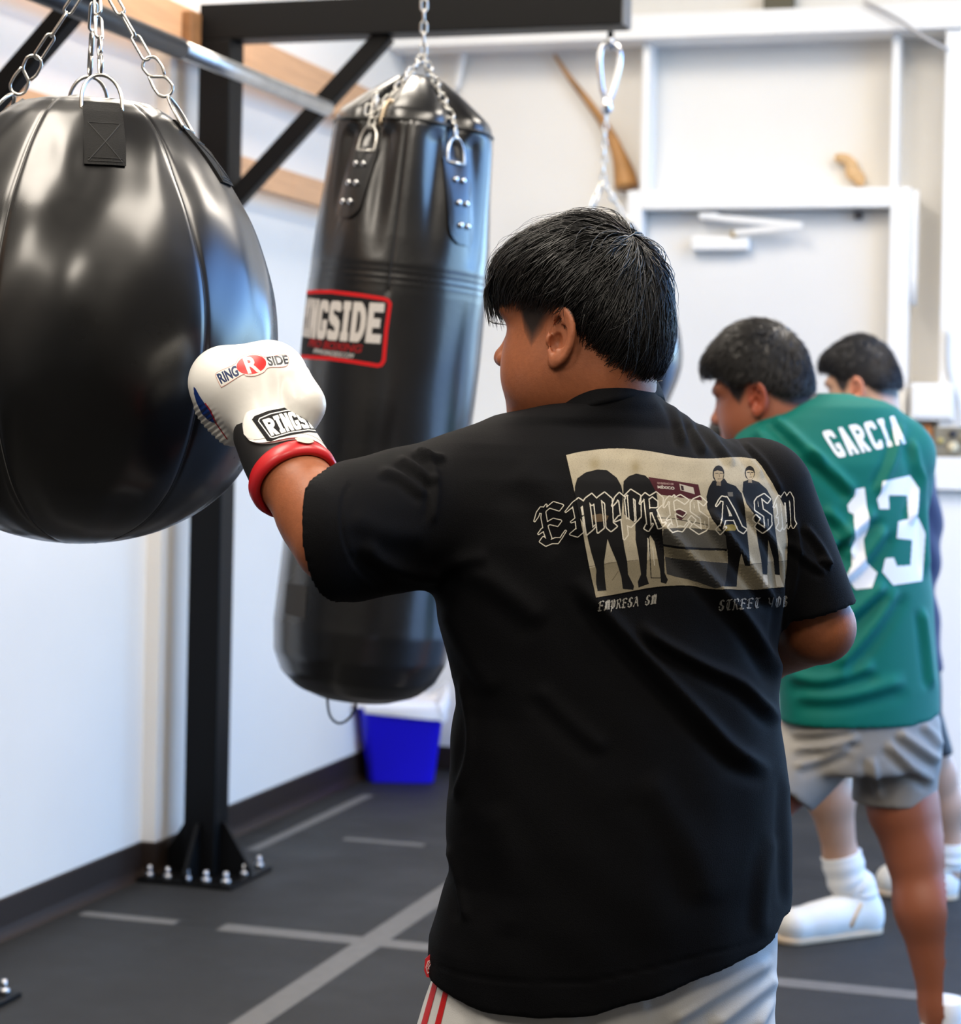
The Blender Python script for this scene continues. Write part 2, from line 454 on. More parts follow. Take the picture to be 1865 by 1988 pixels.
# clutter on the ledge
yq = YB - GD + 0.0
gm = mat('olive grey casing', (0.20, 0.18, 0.135), 0.5, noise=(40, 0.3, 4))
jb = thing('power_box', (bx(1845, 880, yq), yq, mg1), 'grubby grey brown power box with knobs lying on the white wall ledge', 'power box')
box('casing', bx(1812, 850, yq), bx(1905, 850, yq), yq - 0.005, yq + 0.07, mg1 + 0.001, bz(1845, 829, yq), gm, jb, bev=0.006)
for (pxk, pyk, r, cc) in ((1849, 842, .013, (.015, .018, .03)), (1850, 868, .019, (.62, .55, .38)), (1826, 856, .011, (.45, .36, .13)), (1872, 850, .014, (.3, .27, .2))):
    p = on_plane_y(pxk, pyk, yq - 0.005)
    v, f = tube_vf([p + np.array([0, d, 0]) for d in (0.004, -0.008, -0.012)], [r, r, r * .7], 14)
    add('knob', v, f, mat('knob %d' % pxk, cc, .4), jb, True)
p = on_plane_y(1800, 845, yq)
rg = thing('rag', (p[0], yq + .03, mg1), 'small rust orange and brown rag bundled on the ledge by the green jersey', 'rag')
bundle = np.array([[(0.032 + .006 * math.sin(3 * a + 2 * b)) * math.cos(a) * math.sin(b) * 1.1 + p[0] - .004, yq + .03 + .03 * math.sin(a) * math.sin(b) * (1 + .2 * math.cos(5 * a)), mg1 + .004 + .05 * (1 - math.cos(b)) * (1 + .15 * math.sin(4 * a))] for b in np.linspace(.05, math.pi - .05, 12) for a in np.linspace(0, 2 * math.pi, 20, endpoint=False)])
add('cloth', bundle, grid_faces(20, 12, True), mat('rust cloth', (.33, .14, .05), .9, noise=(50, .5, 3)), rg, True)
# wires, stick, foam and rod on the back wall
def wire(name, pts, r, m, label, cat, dy):
    P = np.array([on_plane_y(a, b, YB - d) for a, b, d in pts])
    v, f = tube_vf(smooth_curve(P, 24), r, 10)
    return tag(add(name, v, f, m, None, True), label, cat)
wm = mat('grey conduit', (0.42, 0.40, 0.385), 0.5)
wire('conduit', [(1676, 2, .215), (1740, 35, .225), (1790, 70, .225), (1838, 96, .20)], 0.007, wm, 'thin grey conduit slanting over the upper white girt to the column', 'conduit', 0)
wire('cable', [(1838, 640, .192), (1840, 715, .192), (1856, 765, .195), (1864, 800, .20), (1866, 826, .21)], 0.006, mat('pale cable', (.55, .55, .53), .5), 'pale grey cable hanging down the column to the power box', 'cable', 0)
wire('rod', [(908, 55, .06), (897, 115, .05), (886, 172, .03)], 0.013, white2, 'short white rod slanting down the back wall under the girt', 'rod', 0)
ps = [(1076, 106, .03), (1105, 150, .03), (1140, 195, .03), (1172, 240, .03), (1195, 285, .035), (1210, 330, .04), (1216, 364, .05)]
P = smooth_curve(np.array([on_plane_y(a, b, YB - d) for a, b, d in ps]), 30)
v, f = tube_vf(P, np.interp(np.linspace(0, 1, 30), [0, .2, .5, .7, .85, 1], [.007, .011, .017, .025, .040, .046]), 14)
tag(add('wooden_stick', v, f, mat('stained wood', (0.38, 0.185, 0.055), 0.5, noise=(7, .45, 4)), None, True), 'curved brown stick widening downward, resting on the door frame corner', 'stick')
fp = on_plane_y(1655, 330, YB - 0.03)
bl = []
for (dx, dz, r) in ((-.05, .045, .018), (-.025, .04, .02), (-.005, .02, .022), (.0, -.01, .028), (.022, -.03, .024), (.03, -.05, .012)):
    bl.append((dx, dz, r))
Ff = Field((-.09, -.04, -.09), (.09, .04, .09), .004)
g = None
for dx, dz, r in bl:
    q = ell(Ff.X, Ff.Y, Ff.Z, (dx, 0, dz), (r, .02, r)); g = q if g is None else smin(g, q, .015)
V, Q = Ff.mesh(g, 1)
tag(add('foam_blob', V + fp, Q, mat('tan expanding foam', (.62, .40, .20), .8, noise=(60, .2, 3)), None, True), 'ragged tan blob of expanding foam above the door frame', 'foam')
dk = on_plane_y(1516, 3, YB - .02)
tag(box('bracket', dk[0] - .06, dk[0] + .05, YB - .06, YB - .005, gz1 + .001, gz1 + .09, mat('dark olive bracket', (.09, .08, .05), .6), bev=.004), 'dark bracket standing on the upper white girt', 'bracket')

struct(box('baseboard_back', 0, xl0, YB - 0.006, YB, 0, 0.09, basem))
struct(box('baseboard_right', xr1, BX0, YB - 0.026, YB, 0, 0.085, basem))
# remaining shell: ceiling, wall behind the camera, right wall with a wide roll-up doorway
insul = mat('grey roof insulation', (0.10, 0.097, 0.093), 0.8)
struct(box('ceiling', -0.15, XR + 0.15, YF - 0.15, YB + 0.15, ZC, ZC + 0.1, insul))
struct(box('wall_front', -0.15, XR + 0.15, YF - 0.15, YF, 0, ZC, mat('darkened unseen wall', (.11, .108, .105), .8)))
OY0, OY1, OZ = 3.7, 7.4, 3.75
v, f = join_vf([box_vf(XR, XR + .15, YF, OY0, 0, ZC), box_vf(XR, XR + .15, OY1, YB, 0, ZC), box_vf(XR, XR + .15, OY0, OY1, OZ, ZC)])
struct(add('wall_right', v, f, mat('darkened unseen wall', (.11, .108, .105), .8)))
struct(box('pavement', -20, XR + 40, -25, 45, -0.12, -0.065, mat('concrete yard', (0.42, 0.42, 0.41), 0.8, noise=(2, .1, 4))))
# ceiling strip lamps
lampm = mat('lamp diffuser', (0.9, 0.9, 0.9), 0.5, emit=(1.0, 0.94, 0.86, 0.0))
for i, (lx, ly) in enumerate([(0.72, -1.0), (3.1, -1.2), (0.72, 2.0), (3.1, 2.2), (0.72, 5.0), (3.1, 5.4)]):
    t = thing('panel_lamp', (lx, ly, ZC - 0.16), 'flat white ceiling panel lamp', 'lamp', 'panel lamps under the ceiling')
    box('housing', lx - .45, lx + .45, ly - .98, ly + .98, ZC - .08, ZC - .001, white2, t, bev=.004)
    L = bpy.data.lights.new('strip_light', 'AREA'); L.shape = 'RECTANGLE'; L.size = 0.85; L.size_y = 1.9
    L.energy = LAMP_POWER; L.color = (1.0, 0.90, 0.77)
    lo = bpy.data.objects.new('strip_light', L); COL.objects.link(lo); lo.location = (0, 0, 0.075); lo.parent = t

# wood ledger boards on the left wall
def board(pxa, pya, pxb, pyb, h, y1, name, label):
    z = float(np.mean([on_plane_x(pxa, pya, 0.099)[2], on_plane_x(pxb, pyb, 0.099)[2]]))
    t = thing(name, (0.08, 4, z - h), label, 'board')
    return z, t
for (ax, ay, bx_, by_, h, lab) in ((417, 39, 688, 159, .14, 'upper pine ledger board screwed along the left wall'), (495, 310, 628, 352, .087, 'lower pine ledger board screwed along the left wall')):
    z, t = board(ax, ay, bx_, by_, h, 0, 'ledger_board', lab)
    cuts = [YF + .3, 1.2, 3.55, 6.03 if h > .1 else 6.4, YB - .02]
    for i in range(4):
        box('plank', 0.061, 0.099, cuts[i] + .001, cuts[i + 1] - .001, z - h, z, woodm, t, bev=.002)
kb = on_plane_x(372, 62, .115)
tag(box('wood_block', .0995, .13, kb[1] - .035, kb[1] + .035, kb[2] - .06, kb[2] + .055, mat('dark brown block', (.22, .10, .035), .6, noise=(20, .3, 3)), bev=.003), 'small dark brown block fixed to the upper ledger board', 'block')

# ================================================================== gallows rigs
def make_rig(y, label):
    xp = 0.17; t = thing('bag_rig', (xp, y, 0), label, 'steel rig', 'black steel bag rigs along the left wall')
    hw = 0.05
    zb0, zb1 = RZ0, RZ0 + 0.105
    box('post', xp - hw, xp + hw, y - hw, y + hw, 0.012, zb0, blackst, t, bev=.004)
    box('beam', xp - hw, RX1, y - hw, y + hw, zb0, zb1, blackst, t, bev=.003)
    v, f = box_vf(RX1, RX1 + .004, y - hw + .002, y + hw - .002, zb0 + .002, zb1 - .002)
    add('end_cap', v, f, mat('grey end cap', (.10, .10, .105), .35), t)
    v, f = beam_vf((xp + hw - .01, y, RZS), (xp + hw + (zb0 - RZS) * .97, y, zb0 + .005), 0.05, 0.05, (0, 1, 0), bev=.003)
    add('strut', v, f, blackst, t)
    box('base_plate', xp - .15, xp + .15, y - .15, y + .15, 0.0, 0.012, blackst, t, bev=.002)
    g = 0.006
    for (dx, dy) in ((1, 0), (-1, 0), (0, 1), (0, -1)):
        h = .15; w = .095
        a = np.array([dx, dy, 0.0]); b = np.array([-dy, dx, 0.0]); c = np.array([xp, y, .012])
        prof = [(hw, 0), (hw + w, 0), (hw + w, .02), (hw + .012, h), (hw, h)]
        V = [c + a * d + b * s * g + np.array([0, 0, z]) for s in (-1, 1) for d, z in prof]
        add('gusset', V, [(0, 1, 2, 3, 4), (9, 8, 7, 6, 5)] + [(i, (i + 1) % 5 + 0 if False else (i + 1) % 5, (i + 1) % 5 + 5, i + 5) for i in range(5)], blackst, t)
    for (dx, dy) in ((-.12, -.12), (.12, -.12), (.12, .12), (-.12, .12), (0.125, 0), (0, -.125), (-.06, -.125), (.06, -.125)):
        v, f = tube_vf([(xp + dx, y + dy, z) for z in (.012, .022, .026)], [.014, .014, .010], 8)
        v2, f2 = tube_vf([(xp + dx, y + dy, z) for z in (.02, .045)], .007, 8)
        v, f = join_vf([(v, f), (v2, f2)]); add('anchor_bolt', v, f, boltm, t, True)
    return t
RY1 = 5.66
e0 = on_plane_y(1206, 55, RY1 - .05)
RZ0 = float(on_plane_y(800, 62, RY1 - .05)[2]); RX1 = float(e0[0])
RZS = float(on_plane_y(497, 395, RY1 - .03)[2])
rig1 = make_rig(RY1, 'black steel gallows rig whose beam end carries the carabiner and round bag')
# second rig: its strut is at the upper left of the frame
def strut_px(y):
    a = w2c(np.array([.22, y, RZS])); b = w2c(np.array([.22 + (RZ0 - RZS) * .97, y, RZ0]))
    return c2px(a), c2px(b)
best = min(np.arange(3.5, 5.2, .01), key=lambda y: abs((lambda a, b: a[0] + (b[0] - a[0]) * (170 - a[1]) / (b[1] - a[1]) - 18)(*strut_px(y))))
RY2 = float(best); RY3 = 2.62
rig2 = make_rig(RY2, 'black steel gallows rig carrying the long heavy bag by chains')
rig3 = make_rig(RY3, 'black steel gallows rig carrying the wide teardrop bag')
# pull-up pipe between the struts
e = on_plane_y(634, 210, RY1 - .03)
pt = thing('pull_up_pipe', (float(e[0]), RY2, float(e[2])), 'round steel pipe running between the rig struts, black sleeve then bare metal', 'pipe')
ym = float(on_plane_x(351, 97, float(e[0]))[1])
v, f = tube_vf([(e[0], y, e[2]) for y in (ym - .02, ym + .3, RY1 - .028)], .022, 20); add('bare_pipe', v, f, galv, pt, True)
v, f = tube_vf([(e[0], y, e[2]) for y in (RY2 - 1.6, RY2, ym - .006, ym)], [.0255, .0255, .0255, .022], 20); add('black_sleeve', v, f, mat('black grip sleeve', (.012, .012, .014), .4), pt, True)
# ================================================================== punching bags
vinyl = mat('black vinyl', (0.002, 0.002, 0.0024), 0.26, bump=(9, 0.09), aniso_noise=(6, 0.24, 0.38), spec=0.6, coat=.4)
vinyl2 = mat('black textured vinyl', (0.0025, 0.0025, 0.003), 0.33, bump=(90, 0.08), aniso_noise=(5, 0.25, 0.36), spec=0.7, coat=.6)
webb = mat('black nylon webbing', (0.006, 0.006, 0.006), 0.75, bump=(500, 0.3), spec=.25)
seamm = mat('seam thread', (0.10, 0.10, 0.10), 0.8)
piping = mat('black piping', (0.004, 0.004, 0.004), 0.5)

def link_mesh(name, L, W, w, n=20, m=8):
    """oval chain link: long side L, width W (outside), wire radius w, lying in the xz plane"""
    r = W / 2 - w; h = L / 2 - w - r
    P = []
    for a in np.linspace(0, math.pi, n // 2): P.append((r * math.cos(a), 0, h + r * math.sin(a)))
    for a in np.linspace(math.pi, 2 * math.pi, n // 2): P.append((r * math.cos(a), 0, -h + r * math.sin(a)))
    v, f = tube_vf(P, w, m, closed=True)
    me = new_mesh(name, v, f, True); return me
def put(name, me, mat_, M, parent):
    if not me.materials: me.materials.append(mat_)
    o = bpy.data.objects.new(name, me); COL.objects.link(o)
    o.parent = parent; o.matrix_local = Matrix.Translation(-wloc(parent)) @ M
    return o
def orient(p, t, spin, ref=(0, 1, 0)):
    t, a, b = frame_of(t, ref)
    c, s = math.cos(spin), math.sin(spin)
    a2 = a * c + b * s; b2 = np.cross(t, a2)
    M = Matrix(((a2[0], b2[0], t[0], p[0]), (a2[1], b2[1], t[1], p[1]), (a2[2], b2[2], t[2], p[2]), (0, 0, 0, 1)))
    return M
def run_chain(p0, p1, me, pitch, parent, spin0=0.0, name='chain_link', mt=None):
    """links from p0 to p1 (world)"""
    p0 = np.asarray(p0, float); p1 = np.asarray(p1, float); L = np.linalg.norm(p1 - p0); n = max(1, int(round(L / pitch)))
    for i in range(n):
        p = p0 + (p1 - p0) * ((i + .5) / n)
        put(name, me, mt or zinc, orient(p, p1 - p0, spin0 + (i % 2) * math.pi / 2 + .15 * math.sin(i * 2.3)), parent)
def s_hook_vf(p0, p1, side, w, r):
    """S hook from p0 (upper) to p1 (lower) in the plane holding `side`"""
    p0 = np.asarray(p0, float); p1 = np.asarray(p1, float); t = p1 - p0; L = np.linalg.norm(t); t = t / L
    sd = np.asarray(side, float); sd = sd - t * np.dot(sd, t); sd /= np.linalg.norm(sd)
    c0 = p0 + t * r * .2; c1 = p1 - t * r * .2
    P = []
    for a in np.linspace(math.radians(-250), 0, 14):   # upper hook, opening to one side
        P.append(c0 + t * (-r * math.sin(-a) if False else -r * math.sin(math.radians(0) - a) * -1 * -1) + sd * r * math.cos(a))
    for a in np.linspace(math.radians(180), math.radians(-70), 14):
        P.append(c1 + t * r * math.sin(math.pi - a) * 1.0 + sd * r * math.cos(a))
    return tube_vf(smooth_curve(P, 48), w, 8)
def d_ring_vf(c, across, up, w, r, h):
    """half ring: flat bar at c, bow rising along up"""
    c = np.asarray(c, float); a = np.asarray(across, float); a /= np.linalg.norm(a); u = np.asarray(up, float); u /= np.linalg.norm(u)
    P = [c - a * r * 1.0 - u * .012]
    for t in np.linspace(math.pi, 0, 15): P.append(c + a * r * math.cos(t) + u * h * math.sin(t) ** .9)
    P.append(c + a * r - u * .012)
    v1 = tube_vf(smooth_curve(P, 40), w, 8); v2 = tube_vf([c - a * r - u * .01, c + a * r - u * .01], w, 8)
    return join_vf([v1, v2])

# ------------------------------------------------ wide teardrop bag
TD = 2.85; MP = TD / FPX
axis_c = PC(162, 600, TD)
prof = [(200, 60), (205, 122), (214, 146), (228, 168), (250, 195), (300, 238), (355, 276), (430, 322), (520, 358), (600, 375), (680, 378), (760, 368), (840, 345), (915, 306), (960, 268), (1000, 215), (1030, 150), (1047, 85), (1054, 30)]
zs = np.array([(600 - y) * MP for y, r in prof]); rs = np.array([r * MP for y, r in prof])
tt = np.linspace(0, 1, 190); si = np.interp(tt, np.linspace(0, 1, len(prof)), np.arange(len(prof)))
cur = smooth_curve(np.stack([zs, rs, 0 * zs], 1), 190); zz, rr = cur[:, 0], np.maximum(cur[:, 1], 0.003)
NT = 360; th = np.linspace(0, 2 * np.pi, NT, endpoint=False)
SEAMS = [math.radians(-14 + 60 * k) for k in range(6)]
def teardrop_r(i_r, TH, Z):
    d = np.min([np.abs((TH - s + np.pi) % (2 * np.pi) - np.pi) for s in SEAMS], axis=0)
    arc = d * i_r
    R = i_r * (1 - 0.0015 * np.exp(-(d / 0.10) ** 2)) - 0.0020 * np.exp(-(arc / 0.003) ** 2)
    R = R + 0.0016 * np.sin(3 * TH + 9 * Z) * np.sin(14 * Z + 1.0) + 0.0009 * np.sin(11 * TH + 23 * Z) + 0.0006 * np.sin(19 * TH - 31 * Z)
    # pull marks below the straps
    for k in range(4):
        a = math.radians(20 + 90 * k); dd = (TH - a + np.pi) % (2 * np.pi) - np.pi
        R = R - 0.006 * np.exp(-((dd * i_r) / 0.045) ** 2) * np.exp(-((Z - 0.245) / 0.03) ** 2)
        R = R + 0.0045 * np.exp(-((np.abs(dd * i_r) - 0.055) / 0.02) ** 2) * np.exp(-((Z - 0.20) / 0.05) ** 2)
    return R
TH, ZZ = np.meshgrid(th, zz); RR = teardrop_r(np.repeat(rr[:, None], NT, 1), TH, ZZ)
# th measured from the camera direction towards the right
Vc = np.stack([axis_c[0] + RR * np.sin(TH), axis_c[1] - RR * np.cos(TH), axis_c[2] + ZZ], -1).reshape(-1, 3)
top = np.array([[axis_c[0], axis_c[1], axis_c[2] + zz[0]]]); bot = np.array([[axis_c[0], axis_c[1], axis_c[2] + zz[-1]]])
F = [tuple(q[::-1]) for q in grid_faces(NT, 190, True)]
n0 = len(Vc); F += [(n0, (k + 1) % NT, k) for k in range(NT)]; F += [(n0 + 1, 189 * NT + k, 189 * NT + (k + 1) % NT) for k in range(NT)]
Vw = c2w(np.concatenate([Vc, top, bot]))
bag1 = thing('teardrop_bag', (float(c2w(axis_c)[0]), float(c2w(axis_c)[1]), float(Vw[:, 2].min())), 'wide black vinyl teardrop punching bag being hit by the white glove', 'punching bag')
bag_body1 = add('bag_body', Vw, F, vinyl, bag1, True)
def on_tear(th_, z_, off=0.0):
    r0 = np.interp(-z_, -zz, rr); r = float(teardrop_r(np.array(r0), np.array(th_), np.array(z_))) + off
    return np.array([axis_c[0] + r * math.sin(th_), axis_c[1] - r * math.cos(th_), axis_c[2] + z_])
for s in SEAMS:   # stitched seam lines
    P = [on_tear(s, z, -0.0005) for z in np.linspace(zz[6], zz[-6], 60)]
    v, f = tube_vf(c2w(np.array(P)), 0.0011, 6); add('seam', v, f, seamm if abs(s - math.radians(-14)) < .1 else piping, bag1, True)
# loose gathered cover on the top
cv = []
for j, rad in enumerate((0.012, 0.045, 0.075, 0.088, 0.094)):
    for k in range(72):
        a = 2 * math.pi * k / 72
        hgt = 0.266 + .006 * math.sin(3 * a + 1) + .005 * math.sin(7 * a + j) + (0.004 if j in (1, 2) else 0) - 0.004 * (j == 4) * (1 + math.cos(5 * a))
        if j >= 3: hgt += .014 * max(0, math.cos(a - 1.15)) ** 14 + .013 * max(0, math.cos(a + 1.25)) ** 12
        cv.append((axis_c[0] + rad * math.sin(a), axis_c[1] - rad * math.cos(a), axis_c[2] + hgt))
for k in range(72):
    a = 2 * math.pi * k / 72
    cv.append((axis_c[0] + .098 * math.sin(a), axis_c[1] - .098 * math.cos(a), axis_c[2] + .262))
add('top_cover', c2w(np.array(cv)), [tuple(q[::-1]) for q in grid_faces(72, 6, True)], vinyl, bag1, True)
link1 = link_mesh('long_link', 0.0425, 0.0155, 0.0021)
apex1 = c2w(PC(186, -62, TD))
def strap(parent, thd, z0, z1, wd, name='strap', lean=0.0):
    """webbing strap lying on the bag from z0 (top) to z1"""
    cols = 7; rows = 14; out = []; inn = []
    for j in range(rows):
        z = z0 + (z1 - z0) * j / (rows - 1); r0 = np.interp(-z, -zz, rr)
        for i in range(cols):
            a = thd + lean * j / (rows - 1) + (i / (cols - 1) - .5) * wd / max(r0, .12)
            out.append(on_tear(a, z, .0038)); inn.append(on_tear(a, z, -.002))
    n = cols * rows; F = [tuple(q[::-1]) for q in grid_faces(cols, rows)] + [tuple(n + i for i in q) for q in grid_faces(cols, rows)]
    ring = [i for i in range(cols)] + [j * cols + cols - 1 for j in range(1, rows)] + [(rows - 1) * cols + i for i in range(cols - 2, -1, -1)] + [j * cols for j in range(rows - 2, 0, -1)]
    for a, b in zip(ring, ring[1:] + ring[:1]): F.append((a, b, n + b, n + a))
    o = add(name, c2w(np.array(out + inn)), F, webb, parent)
    # box-and-cross stitching
    e = wd / 2 - .005
    def q(sx, t):
        z = z0 + (z1 - z0) * t; r0 = np.interp(-z, -zz, rr); return on_tear(thd + lean * t + sx * e / max(r0, .12), z, .0042)
    prt = []
    for (s0, t0, s1, t1) in ((-1, .35, 1, .95), (1, .35, -1, .95), (-1, .95, 1, .95), (-1, .35, 1, .35), (-1, .9, 1, .9)):
        P = [q(s0 + (s1 - s0) * k / 10, t0 + (t1 - t0) * k / 10) for k in range(11)]
        prt.append(tube_vf(c2w(np.array(P)), .0006, 5))
    v, f = join_vf(prt); add('stitching', v, f, mat('black thread', (.025, .025, .025), .7), o)
    return o
straps = [(math.radians(20), .266, .1745, .052, -.04), (math.radians(84), .254, .171, .050, .0), (math.radians(190), .282, .176, .052, 0), (math.radians(262), .258, .18, .05, 0)]
for i, (a, z0, z1, wd, ln) in enumerate(straps):
    strap(bag1, a, z0, z1, wd, lean=ln)
    base = on_tear(a, z0 - .002, .006)
    across = np.array([math.cos(a), math.sin(a), 0]); outw = np.array([math.sin(a), -math.cos(a), 0])
    apc = w2c(apex1)
    up = apc - base; up /= np.linalg.norm(up)
    if i in (0, 2): up = up * .8 + np.array([0, 0, .3])
    v, f = d_ring_vf(base, across, up, .0026, .0265, .042)
    add('d_ring', c2w(v), f, zinc, bag1, True)
    tip = base + up / np.linalg.norm(up) * .040
    d = apc - tip; L = np.linalg.norm(d); d /= L
    sd = np.cross(d, np.array([0, 1, 0])) if i in (1, 3) else np.cross(d, np.array([1, .35, 0]))
    hk0 = tip + d * .058; hk1 = tip + d * .004
    rr_ = .0115; cc = []
    sdn = sd / np.linalg.norm(sd)
    cA = hk0 - d * .0; cB = hk1 + d * .006
    # S: lower bowl around cB open on +side, upper bowl around cA open on -side
    P = [cB + sdn * rr_ * .9 + d * .030, cB + sdn * rr_ * 1.05 + d * .016]
    for t_ in np.linspace(0, math.pi, 9): P.append(cB + sdn * rr_ * math.cos(t_) + d * (.006 - rr_ * math.sin(t_)))
    P += [cB - sdn * rr_ * .75 + d * .018, (cA + cB) / 2]
    P += [cA + sdn * rr_ * .75 - d * .018]
    for t_ in np.linspace(0, math.pi, 9): P.append(cA + sdn * rr_ * math.cos(t_) + d * (-.006 + rr_ * math.sin(t_)))
    P += [cA - sdn * rr_ * 1.05 - d * .016, cA - sdn * rr_ * .8 - d * .026]
    v, f = tube_vf(smooth_curve(np.array(P), 70), .0022, 8); add('s_hook', c2w(v), f, zinc, bag1, True)
    run_chain(c2w(cA + d * .004), apex1, link1, .0362, bag1, spin0=(.5 if i % 2 else 1.2))
# swivel up to the rig beam
hang = np.array([apex1[0], RY3, RZ0])
run_chain(apex1, hang, link1, .0362, bag1)

# ------------------------------------------------ long heavy bag
HY = RY2
def yplane_D(px, py, y):
    u, v = uv_of(px, py); return y / (u * SY + CY)
HD = float(yplane_D(790, 300, HY)); MH = HD / FPX
A0 = PC(803, 252, HD); A1 = PC(690, 1362, HD)
axv = A1 - A0; HL = np.linalg.norm(axv); axv /= HL
hx = np.array([1.0, 0, 0]); hx = hx - axv * np.dot(hx, axv); hx /= np.linalg.norm(hx); hy = np.cross(hx, axv)
if hy[1] > 0: hy = -hy          # towards the camera
hp = [(0.0, 150), (.004, 154), (.03, 157), (.10, 162), (.20, 170), (.28, 174), (.40, 173), (.55, 170), (.70, 170), (.80, 172), (.87, 174), (.92, 168), (.955, 150), (.98, 118), (.995, 70), (1.0, 25)]
NR = 170; tz = np.linspace(0, 1, NR) ** 1.0
tz = np.sort(np.concatenate([tz, [.25, .262, .27, .278]])); NR = len(tz)
hr = np.interp(tz, [a for a, b in hp], [b for a, b in hp]) * MH
NH = 240; hth = np.linspace(0, 2 * np.pi, NH, endpoint=False)
STR = [math.radians(-33), math.radians(38), math.radians(147), math.radians(-142)]
def heavy_r(r0, TH, T):
    R = r0.copy() if hasattr(r0, 'copy') else r0
    fall = np.clip(1 - T / .24, 0, 1) ** .8
    for a in STR:
        d = (TH - a + np.pi) % (2 * np.pi) - np.pi
        R = R - r0 * .10 * np.exp(-((np.abs(d) - .30) / .13) ** 2) * fall * np.clip(T / .03, 0, 1)
        R = R - r0 * .20 * np.exp(-(d / .20) ** 2) * np.exp(-(T / .085) ** 2)
        R = R + r0 * .015 * np.exp(-((np.abs(d) - .62) / .10) ** 2) * fall
    R = R + r0 * .006 * np.sin(5 * TH + 22 * T) * np.sin(9 * T + TH) * (1 - .6 * T)
    for tl in (.252, .262, .272, .282):
        R = R - .0012 * np.exp(-((T - tl) / .0022) ** 2)
    R = R - .003 * np.exp(-(((TH - math.radians(-3) + np.pi) % (2 * np.pi) - np.pi) / .022) ** 2) * (T < .3)
    return R
TH, TT = np.meshgrid(hth, tz); RR = heavy_r(np.repeat(hr[:, None], NH, 1), TH, TT)
def hpt(t, a, r):
    """camera-frame point on the bag: t along the axis, angle a (0 faces the camera, + right), radius r"""
    t = np.asarray(t, float)[..., None]; a = np.asarray(a, float)[..., None]; r = np.asarray(r, float)[..., None]
    return A0 + axv * HL * t + r * (np.sin(a) * hx + np.cos(a) * hy)
Vc = hpt(TT, TH, RR).reshape(-1, 3)
F = [tuple(q[::-1]) for q in grid_faces(NH, NR, True)]
F += [tuple(range((NR - 1) * NH, NR * NH))]
F = [f if len(f) != NH else f for f in F]
Vw = c2w(Vc)
Vw_heavy = Vw; HEAVY_F = grid_faces(NH, NR, True).tolist()
bag2 = thing('heavy_bag', (float(c2w(A1)[0]), float(c2w(A1)[1]), float(Vw[:, 2].min())), 'long black cylindrical heavy bag with a red framed brand patch', 'punching bag')
add('bag_body', Vw, F, vinyl2, bag2, True)
# folded conical top
cone_v = []; CT = [(0.0, 1.0), (-.012, .985), (-.022, .94), (-.06, .60), (-.085, .34), (-.091, .22)]
for (t, k_) in CT:
    for a in hth:
        fold = 1 - (.34 if k_ < .9 else .22) * sum(np.exp(-(((a - s + np.pi) % (2 * np.pi) - np.pi) / .21) ** 2) for s in STR)
        cone_v.append(A0 + axv * HL * t + (np.sin(a) * hx + np.cos(a) * hy) * hr[0] * 1.02 * k_ * fold)
nC = len(CT); F = [tuple(q) for q in grid_faces(NH, nC, True)] + [tuple(range((nC - 1) * NH, nC * NH))[::-1]]
add('top_flap', c2w(np.array(cone_v)), F, vinyl2, bag2, True)
P = [hpt(.002, a, hr[0] * 1.02 * (1 - .215 * sum(np.exp(-(((a - s + np.pi) % (2 * np.pi) - np.pi) / .20) ** 2) for s in STR))) for a in np.linspace(0, 2 * np.pi, 90, endpoint=False)]
v, f = tube_vf(c2w(np.array(P)), .0045, 8, closed=True); add('rim_piping', v, f, piping, bag2, True)
P = [hpt(t, math.radians(-3), float(heavy_r(np.interp(t, [a for a, b in hp], [b for a, b in hp]) * MH, np.array(math.radians(-3)), np.array(t))) + .001) for t in np.linspace(.01, .29, 40)]
v, f = tube_vf(c2w(np.array(P)), .0022, 6); add('zip_seam', v, f, piping, bag2, True)
def on_heavy(t, a, off=0.0):
    r0 = np.interp(t, [q for q, b in hp], [b for q, b in hp]) * MH
    return hpt(t, a, heavy_r(np.asarray(r0, float), np.asarray(a, float), np.asarray(t, float)) + off)
link2 = link_mesh('short_link', 0.030, 0.0175, 0.0026)
apex2 = PC(822, 108, HD)
